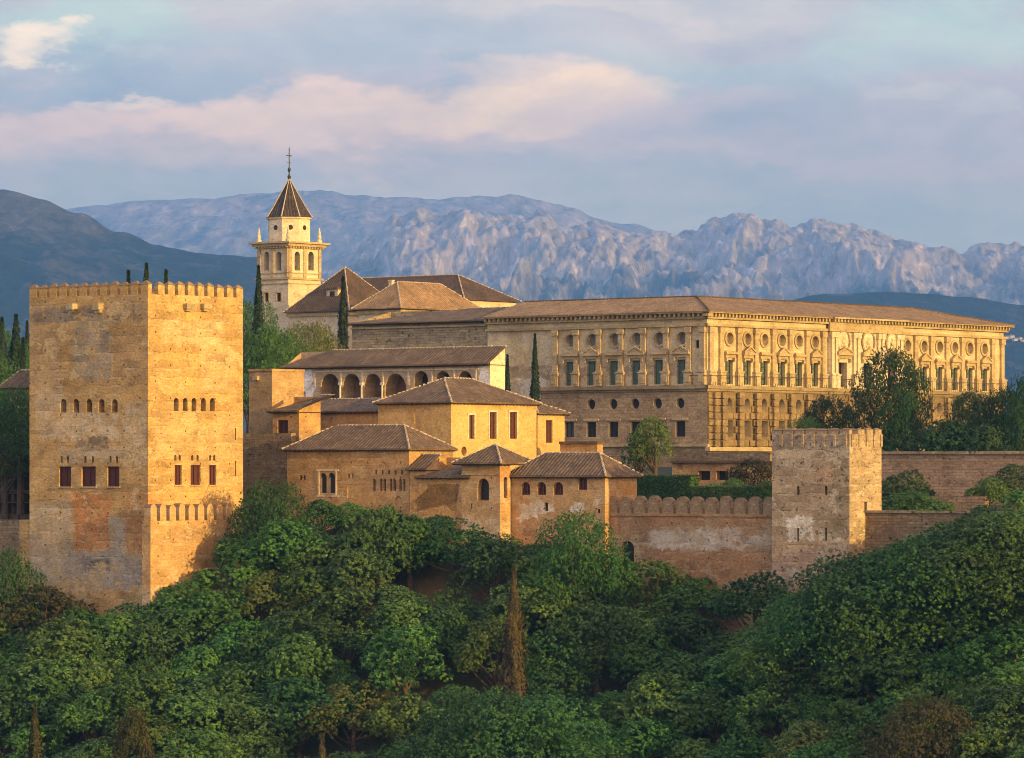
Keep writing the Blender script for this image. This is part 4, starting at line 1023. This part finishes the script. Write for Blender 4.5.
for j in range(8):
    t = 2*math.pi*j/8; nr = 3.35*math.cos(math.pi/8)
    mb = MB(); c = Vector((cxx+nr*math.cos(t), cyy+nr*math.sin(t), (top+zd1)/2+.3)); dv = Vector((math.cos(t), math.sin(t), 0)); mb.tube([c-dv*.2, c+dv*.03], [.38, .38], 12); b.part('oculus', mb, M_dark, dr)
mb = MB(); za = b.z(176); n8 = 8; rb = MB()
pts = [(cxx+3.72*math.cos(2*math.pi*(j+.5)/8), cyy+3.72*math.sin(2*math.pi*(j+.5)/8), zd1+.004) for j in range(8)]
mid = [(cxx+2.95*math.cos(2*math.pi*(j+.5)/8), cyy+2.95*math.sin(2*math.pi*(j+.5)/8), zd1+1.15) for j in range(8)]
apx = (cxx, cyy, za)
for j in range(8):
    q = (j+1) % 8; L8 = (Vector(pts[j])-Vector(pts[q])).length
    mb.face([pts[j], pts[q], mid[q], mid[j]], [(0, 0), (L8, 0), (L8*.9, 1.4), (L8*.1, 1.4)]); mb.face([mid[j], mid[q], apx], [(0, 1.4), (L8*.8, 1.4), (L8*.4, 6)])
    rb.tube([pts[j], mid[j], apx], [.11, .10, .06], 6)
mb.face(pts)
sp = b.part('spire', mb, M_slate); b.part('spire_rib', rb, M_ridge, sp)
mb = MB(); mb.lathe([(.22, 0), (.3, .35), (.12, .6), (.1, 1.0), (.26, 1.3), (.26, 1.5), (.08, 1.8), (.07, 4.6), (.02, 4.9)], 8, (cxx, cyy, za-.1))
mb.tube([(cxx+.55*UX*0-.0, cyy, za+3.4), (cxx, cyy, za+3.42)], [.01, .01], 4)
mb.box(cxx-.55, cxx-.08, cyy-.05, cyy+.05, za+3.35, za+3.5); mb.box(cxx+.08, cxx+.55, cyy-.05, cyy+.05, za+3.35, za+3.5)
mb.box(cxx-.5, cxx-.09, cyy-.04, cyy+.04, za+2.3, za+2.38); mb.box(cxx+.09, cxx+.5, cyy-.04, cyy+.04, za+2.3, za+2.38)
b.part('iron_cross', mb, M_iron, sp)
for x, y in ((.15, .15), (b.a-.15, .15), (.15, b.b-.15), (b.a-.15, b.b-.15)):
    mb = MB(); mb.lathe([(.42, 0), (.42, .35), (.26, .42), (.30, .7), (.30, 1.05), (.16, 1.2), (.22, 1.4), (.05, 2.3)], 8, (x, y, top)); b.part('pinnacle', mb, M_cream)

# ------------------------------------------------------------------ white houses on the far hillside
from mathutils.bvhtree import BVHTree
_me = bpy.data.objects['wooded_hills'].data
_bvh = BVHTree.FromPolygons([v.co.copy() for v in _me.vertices], [tuple(p.vertices) for p in _me.polygons])
hb = MB(); hb.box(-4, 4, -3, 3, -6, 4); hm = hb.mesh('far_house_wall', M_white)
rb = MB(); rb.face([(-4.5, -3.5, 4.1), (4.5, -3.5, 4.1), (4, 0, 6), (-4, 0, 6)]); rb.face([(4.5, 3.5, 4.1), (-4.5, 3.5, 4.1), (-4, 0, 6), (4, 0, 6)]); rb.face([(-4.5, -3.5, 4.1), (-4, 0, 6), (-4.5, 3.5, 4.1)]); rb.face([(4.5, -3.5, 4.1), (4.5, 3.5, 4.1), (4, 0, 6)]); rm = rb.mesh('far_house_roof', M_roof2)
for i, (x, y) in enumerate(((1007, 339), (1012, 338), (1015, 341), (1020, 340), (1023, 342))):
    q = _bvh.ray_cast(Vector((0, 0, 0)), at(x, y, 1000).normalized())[0]
    o = thing('far_house', 'tiny white house on the blue hillside beyond the right end of the palace', 'house', q, .3*i, 'white houses on the far hillside')
    link('wall', hm, o); link('roof', rm, o)

# ------------------------------------------------------------------ trees
LEAFS = {
 'green': leaf_mat('leaves_green', (.060, .132, .034), (.089, .185, .046), (.138, .246, .062)),
 'dark': leaf_mat('leaves_dark', (.036, .089, .031), (.058, .127, .041), (.094, .178, .055)),
'deep': leaf_mat('leaves_deep', (.018, .046, .018), (.030, .066, .024), (.050, .096, .034), .2),
 'olive': leaf_mat('leaves_olive', (.096, .138, .036), (.142, .186, .050), (.198, .234, .070)),
 'brown': leaf_mat('leaves_dry', (.046, .048, .018), (.070, .070, .026), (.105, .098, .036)),
 'cypress': leaf_mat('cypress_green', (.012, .026, .014), (.022, .040, .019), (.036, .058, .028), .15),
 'rust': leaf_mat('cypress_rust', (.042, .042, .017), (.064, .060, .024), (.092, .082, .034), .15),
}
def leaf(mb, c, nrm, size, rr):
    nrm = nrm.normalized(); a = nrm.orthogonal().normalized(); a.rotate(Matrix.Rotation(rr.random()*6.283, 3, nrm)); b_ = nrm.cross(a)
    l, w = size*(.8+.5*rr.random()), size*(.45+.25*rr.random())
    bend = nrm*size*.22
    i = len(mb.v)
    mb.v += [tuple(c-a*l), tuple(c+b_*w-bend*.3), tuple(c+a*l-bend), tuple(c-b_*w-bend*.3)]
    mb.f.append((i, i+1, i+2, i+3))
def rdir(rr):
    while True:
        v = Vector((rr.uniform(-1, 1), rr.uniform(-1, 1), rr.uniform(-1, 1)))
        if .05 < v.length < 1: return v.normalized()
def crown_mesh(seed, R=4.0, H=7.0, lobes=13, leaves=7000, size=.20, gap=.3):
    """unit tree: crown from z=.22H to H, spread R; lobes of leaf tufts round the limb ends"""
    rr = random.Random(seed); mb = MB(); L = []
    cz = H*.60
    L.append((Vector((0, 0, cz+.1*H)), R*.62))
    for k in range(lobes):
        d = rdir(rr); d.z = abs(d.z)*1.1-.42
        rad = R*(.20+.24*rr.random()**1.4)
        L.append((Vector((d.x*(R-rad*.8), d.y*(R-rad*.8), cz+d.z*(H*.40-rad*.35))), rad))
    tot = sum(r*r for _, r in L)
    for c, r in L:
        nt = max(6, int(leaves/9*(r*r)/tot))
        for k in range(nt):                        # a tuft = 9 leaves at a twig end
            d = rdir(rr)
            if d.z < -.5 and rr.random() < .6: d.z = -d.z
            if noise.noise(c*.7+d*1.6+Vector((seed, 0, 0))) < -gap: continue
            tc = c+Vector((d.x*r, d.y*r, d.z*r*.85))*(.80+.24*rr.random())
            for q in range(9):
                p = tc+rdir(rr)*size*1.5*rr.random()
                nn = (d*1.0+Vector((0, 0, .55))+rdir(rr)*.8)
                leaf(mb, p, nn, size, rr)
    return mb, L
def trunk_mb(L, H, rad, rr):
    mb = MB(); mb.tube([(0, 0, -1.2), (.05, 0, H*.18), (-.05, .08, H*.38), (0, 0, H*.62)], [rad*1.25, rad, rad*.75, rad*.3], 8)
    for c, r in L[1:9]:
        p0 = Vector((0, 0, H*(.22+.22*rr.random()))); m_ = (p0+c)/2+Vector((0, 0, -.15*r)); mb.tube([p0, m_, c], [rad*.45, rad*.28, rad*.08], 6)
    return mb
BROAD = []
for sd in range(9):
    R0 = (4.0, 3.7, 4.3, 3.4, 4.4, 3.9, 4.1, 3.5, 4.2)[sd]; H0 = (8.5, 9.2, 8.0, 9.5, 8.8, 8.2, 9.0, 8.6, 9.4)[sd]
    mb, L = crown_mesh(100+sd, R0, H0, 18+sd % 4*4, 21000, .098+.012*(sd % 3), .14+.05*(sd % 3))
    H0 = sorted(p[2] for p in mb.v)[-60]
    BROAD.append((mb.mesh('crown', LEAFS['green']), trunk_mb(L, H0, .26, random.Random(sd)).mesh('trunk', M_bark), R0, H0))
BIG = []
for sd in range(3):
    mb, L = crown_mesh(300+sd, 8.2+.4*sd, 17.0, 52, 80000, .115, .08)
    H0 = sorted(p[2] for p in mb.v)[-60]
    BIG.append((mb.mesh('crown', LEAFS['green']), trunk_mb(L, H0, .4, random.Random(sd)).mesh('trunk', M_bark), 8, H0))
def cyp_mesh(seed, H, R, key, n=6500, size=.13):
    rr = random.Random(seed); mb = MB()
    for k in range(n):
        t = rr.random()**.8; z = .5+(H-.5)*t
        prof = R*.72*min(1, (t*6+.25))*min(1, (1-t)/min(.97, 10.5*R/H))**.8*(1+.22*noise.noise(Vector((math.cos(t*9)*2+seed, t*7, seed))))
        a = rr.random()*6.283; lump = 1+.55*noise.noise(Vector((math.cos(a)*2.6, math.sin(a)*2.6, z*.45+seed)))+.2*noise.noise(Vector((math.cos(a)*5, math.sin(a)*5, z*1.3+seed)))
        r_ = prof*lump*(.68+.32*rr.random())*(1 if rr.random() > .1 else 1.0+.35*rr.random())
        leaf(mb, Vector((r_*math.cos(a), r_*math.sin(a), z)), Vector((math.cos(a), math.sin(a), .15))+rdir(rr)*.6, size*(.8+.6*rr.random()), rr)
    tm = MB(); tm.tube([(0, 0, -1), (0, 0, H*.5), (0, 0, H*.93)], [R*.2, R*.13, .03], 7)
    return mb.mesh('crown', LEAFS[key]), tm.mesh('trunk', M_bark)
def broad(x, y, z, h, key, label, group, wide=1.0, var=None, name='broadleaf_tree'):
    v = BROAD[RND.randrange(len(BROAD)) if var is None else var]
    if h > 12.5: v = BIG[(var or 0) % 3]
    s_ = h/v[3]
    o = thing(name, label, 'tree', (x, y, z), RND.random()*6.28, group)
    c = link('crown', v[0], o, sc=(s_*wide, s_*wide, s_)); c.material_slots[0].link = 'OBJECT'; c.material_slots[0].material = LEAFS[key]; link('trunk', v[1], o, sc=(s_, s_, s_)); return o
def broad_px(px, ytop, Y, zg, key, label, wide=1.0, var=None, group=None, name='broadleaf_tree'):
    q = at(px, ytop, Y); return broad(q.x, Y, zg, q.z-zg, key, label, group, wide, var, name)
def cypress_px(px, ytop, Y, zg, wpx, key, label, seed, group=None, n=6500, size=.14):
    q = at(px, ytop, Y); H = q.z-zg; R = wpx*.66/F*Y
    c, t = cyp_mesh(seed, H, R, key, n, size)
    o = thing('cypress_tree', label, 'tree', (q.x, Y, zg), 0, group); link('crown', c, o); link('trunk', t, o); return o

# trees standing among the buildings
cypress_px(258.5, 266, 560, 1, 19, 'cypress', 'tall dark cypress in front of the church bell tower', 1, size=.2)
cypress_px(343, 277, 575, 1, 22, 'cypress', 'dark cypress in front of the church crossing roof', 2, size=.2)
cypress_px(535, 334, 540, 0, 13, 'cypress', 'slim cypress against the plain palace wall, taller of two', 3)
cypress_px(507.5, 355, 535, 0, 11, 'cypress', 'short slim cypress beside the gable end of the arcade', 4)
cypress_px(146.5, 264, 525, 0, 30, 'cypress', 'dark bushy treetop showing above the corner of the square tower', 12, n=9000, size=.2)
cypress_px(128.5, 271, 520, 0, 12, 'cypress', 'cypress tip showing left of centre above the square tower battlements', 5, size=.2)
cypress_px(166, 270, 530, 0, 12, 'cypress', 'cypress tip showing right of the corner above the square tower', 6, size=.2)
broad_px(270, 322, 545, 0, 'green', 'green leafy tree between the square tower and the arcade roof', .6, 0)
broad_px(250, 296, 575, 0, 'green', 'tall green tree partly hidden behind the square tower right edge', .5, 5)
broad_px(308, 318, 562, 1, 'olive', 'pale green tree in front of the church crossing wall', .55, 2)
broad_px(291, 330, 556, 1, 'green', 'mid green tree left of the pale green tree by the church', .55, 4)
cypress_px(2, 318, 512, -1, 34, 'cypress', 'dark cypress cut by the left photo edge', 9, n=6000, size=.2)
cypress_px(23, 338, 498, -3, 22, 'cypress', 'shorter dark cypress pressed against the left side of the square tower', 10, n=6000, size=.18)
cypress_px(16, 315, 505, 0, 34, 'cypress', 'broad dark cypress left of the square tower', 7, n=5200, size=.2)
cypress_px(27, 321, 530, 0, 7, 'cypress', 'thin cypress tip touching the left side of the square tower', 8)
broad_px(3, 326, 520, 0, 'green', 'green tree at the left photo edge behind the dark cypress', .6, 1)
broad_px(-6, 352, 495, -3, 'dark', 'dark tree at the left edge above the timber gallery', .65, 6)
broad_px(20, 385, 476, -4, 'dark', 'dark tree crowding the left flank of the square tower', .65, 2)
broad_px(6, 398, 478, -6, 'dark', 'low dark tree under the tiled house at the left edge', .65, 7)
broad_px(8, 545, 455, -26, 'dark', 'dark shrub in shade at the left foot of the square tower', .5, 4)
broad_px(889, 344, 520, -6, 'deep', 'big dark green tree standing before the palace portal', .5, 8)
broad_px(905, 388, 515, -6, 'dark', 'lower green crown leaning right of the big dark palace tree', .5, 4)
broad_px(830, 393, 530, -6, 'deep', 'round dark tree behind the battlements of the pale tower', .55, 5)
broad_px(806, 415, 525, -6, 'green', 'small green tree left of the round dark tree behind the pale tower', .5, 2)
broad_px(970, 388, 512, -6, 'dark', 'wide green tree before the right end of the palace', .62, 0)
broad_px(1003, 386, 508, -6, 'deep', 'dark green tree at the right end before the palace corner', .6, 2)
broad_px(1026, 372, 505, -6, 'deep', 'tall dark tree cut by the right photo edge beside the palace', .5, 1)
broad_px(950, 420, 500, -6, 'deep', 'low dark bush-like tree under the wide green palace tree', .8, 7)
broad_px(985, 425, 498, -6, 'deep', 'low dark tree between the two palace corner trees', .8, 5)
broad_px(925, 430, 505, -6, 'deep', 'small dark tree right below the big palace tree', .9, 6)
broad_px(655, 416, 497, -3, 'olive', 'thin airy tree before the lower palace windows', .8, 3)
broad_px(640, 432, 500, -3, 'green', 'small green tree left of the airy tree below the palace', .7, 7)
broad_px(905, 470, 440, -8, 'dark', 'dark rounded shrub against the retaining wall right of the pale tower', 1.0, 1, name='shrub')
broad_px(912, 491, 434, -8, 'green', 'pale clipped shrub below the dark shrub by the retaining wall', 1.6, 0, name='shrub')
for i, (px, yt, Y, w, k) in enumerate(((752, 458, 470, 1.0, 'brown'), (735, 478, 462, 1.2, 'dark'), (716, 483, 462, 1.2, 'green'), (765, 480, 455, 1.1, 'dark'), (1015, 464, 436, 1.1, 'dark'), (990, 478, 434, 1.2, 'green'))):
    broad_px(px, yt, Y, -5, k, ('brown shrub in the garden just left of the pale tower', 'dark shrub left of the brown garden shrub', 'green shrub before the dark garden openings',
             'dark shrub squeezed between brown shrub and pale tower', 'dark shrub at the right edge below the retaining wall', 'green shrub beside the short pink garden wall')[i], w, i, name='shrub')
def hedge(px0, px1, ytop, Y, key, label, th=1.6):
    a, c = at(px0, ytop, Y), at(px1, ytop, Y-6); rr = random.Random(int(px0)); mb = MB(); n_ = int((c-a).length*420); zb_ = -5.0
    d = (c-a); d.z = 0; L_ = d.length; d.normalize(); nn = Vector((d.y, -d.x, 0))
    for k in range(n_):
        t = rr.random(); z = zb_+(a.z-zb_)*rr.random()**.6; top = rr.random() < .25
        if top: z = a.z+.12*rr.random()
        end = rr.random() < .06
        if end: t = 1.0
        p = a+d*(L_*t)+nn*(th*(rr.random() if (top or end) else (.9+.12*rr.random()))); p.z = z
        leaf(mb, p, (Vector((0, 0, 1)) if top else nn)+rdir(rr)*.7, .13, rr)
    mb.box(0, 1, 0, 1, 0, 1, Matrix.Translation((a.x, a.y, zb_)) @ Matrix(((d.x*(L_-.3), nn.x*th*.85, 0, 0), (d.y*(L_-.3), nn.y*th*.85, 0, 0), (0, 0, a.z-zb_-.1, 0), (0, 0, 0, 1))))
    tag(link('hedge', mb.mesh('hedge', LEAFS[key])), label, 'hedge')
hedge(637, 700, 476, 468, 'dark', 'clipped dark hedge behind the left half of the curtain wall')
hedge(700, 774, 487, 462, 'dark', 'lower dark hedge behind the curtain wall near the pale tower')

# the wood on the slope below the walls
ORD = ['first', 'second', 'third', 'fourth', 'fifth', 'sixth', 'seventh', 'eighth', 'ninth', 'tenth', 'eleventh', 'twelfth', 'thirteenth', 'fourteenth', 'fifteenth', 'sixteenth', 'seventeenth', 'eighteenth', 'nineteenth', 'twentieth', 'twenty-first', 'twenty-second', 'twenty-third', 'twenty-fourth', 'twenty-fifth']
ROWN = ['in the top row against the walls', 'in the second row down the wooded slope', 'in the third row down the wooded slope', 'in the fourth row down the wooded slope',
        'in the fifth row down the wooded slope', 'in the sixth row down the wooded slope', 'in the seventh row down the wooded slope', 'in the row above the bottom row', 'in the bottom row']
LOOK = {'green': 'round mid green tree', 'dark': 'deep green tree', 'olive': 'yellowish green tree', 'brown': 'dry brownish tree'}
for r in range(9):
    row = []
    x = -58+RND.random()*4
    while x < 60:
        y = y_wall(x)-4.5-6.0*r+RND.uniform(-2, 2)
        px = CX+F*x/y
        lit = px > 560
        key = RND.choices(['green', 'dark', 'olive', 'brown'], [6.5, 3.6, .7, .05])[0]
        if px > 700: key = RND.choices(['green', 'dark', 'olive'], [6, 2.6, .6])[0]
        h = RND.uniform(7.4, 10.6); 
        ptop = HY-F*(ground_z(x, y)-.3+h)/y
        if abs(px-514) < 34 and y < 415 and ptop < 682: x += 3.5; continue      # the hollow the lone cypress stands in
        if -40 < px < 1075: row.append((x, y, h, key, RND.uniform(1.0, 1.3)))
        x += RND.uniform(4.0, 5.8)
    for i, (x, y, h, key, w) in enumerate(row):
        broad(x, y, ground_z(x, y)-.3, h, key, LOOK[key]+', '+ORD[i]+' from left '+ROWN[r], 'trees of the wood below the walls', w)
broad_px(578, 508, 436, -20, 'green', 'tall green tree rising in front of the three-arched wing', .72, 4)
broad_px(274, 477, 453, -17, 'dark', 'tall tree hugging the right foot of the square tower', .62, 5)
broad_px(380, 505, 447, -15, 'green', 'leafy tree before the row of little arched windows', .8, 2)
cypress_px(514, 566, 416, -29, 42, 'rust', 'tall brownish cypress standing alone in the middle of the wood', 21, n=20000, size=.11)
cypress_px(35, 704, 383, -34, 34, 'rust', 'brownish cypress tip at the bottom left of the photo', 22, n=6000, size=.13)
cypress_px(322, 735, 380, -33, 26, 'rust', 'small rusty cypress tip at the bottom edge left of centre', 23, n=4000, size=.13)
broad_px(132, 706, 382, -33, 'brown', 'golden brown little tree near the bottom left corner', .4, 3)
for px, yt, lab in ((493, 688, 'green tree closing the hollow left of the lone cypress foot'), (519, 694, 'green tree standing right in front of the lone cypress foot'), (543, 690, 'green tree closing the hollow right of the lone cypress foot')):
    broad_px(px, yt, 404, ground_z(at(px, yt, 404).x, 404)-.3, 'dark', lab, 1.0, px % 9)
broad_px(925, 694, 380, ground_z(36.5, 380)-.3, 'brown', 'dull brownish tree near the bottom right corner', .75, 2)
for px, yt, Y, zg, k, w, lab in ((798, 592, 414, -22, 'green', 1.1, 'round green tree hiding the left foot of the pale tower'), (842, 574, 411, -20, 'green', 1.0, 'green tree hiding the right foot of the pale tower'),
                            (872, 548, 409, -18, 'dark', 1.1, 'dark green tree against the near end of the low dark wall'), (906, 538, 407, -16, 'green', 1.1, 'green tree half covering the low dark wall'),
                            (944, 528, 405, -15, 'green', 1.2, 'broad green tree topping the low dark wall'), (980, 515, 404, -14, 'dark', 1.2, 'broad dark green tree below the short pink garden wall'),
                            (1014, 507, 402, -13, 'green', 1.2, 'tall green tree at the right photo edge below the retaining wall')):
    broad_px(px, yt, Y, ground_z(at(px, yt, Y).x, Y)-.3, k, lab, w, int(px) % 9)
x, i = -27.0, 0
while x < 8:
    y = y_wall(x)+1.5+RND.uniform(-1, 1.5)
    broad(x, y, ground_z(x, y)-.3, RND.uniform(4.2, 5.6), RND.choice(['green', 'dark', 'green']), 'low leafy shrub against the house walls, '+ORD[i]+' from left along them', 'shrubs along the house walls', 1.2, None, 'shrub')
    x += RND.uniform(2.8, 3.8); i += 1
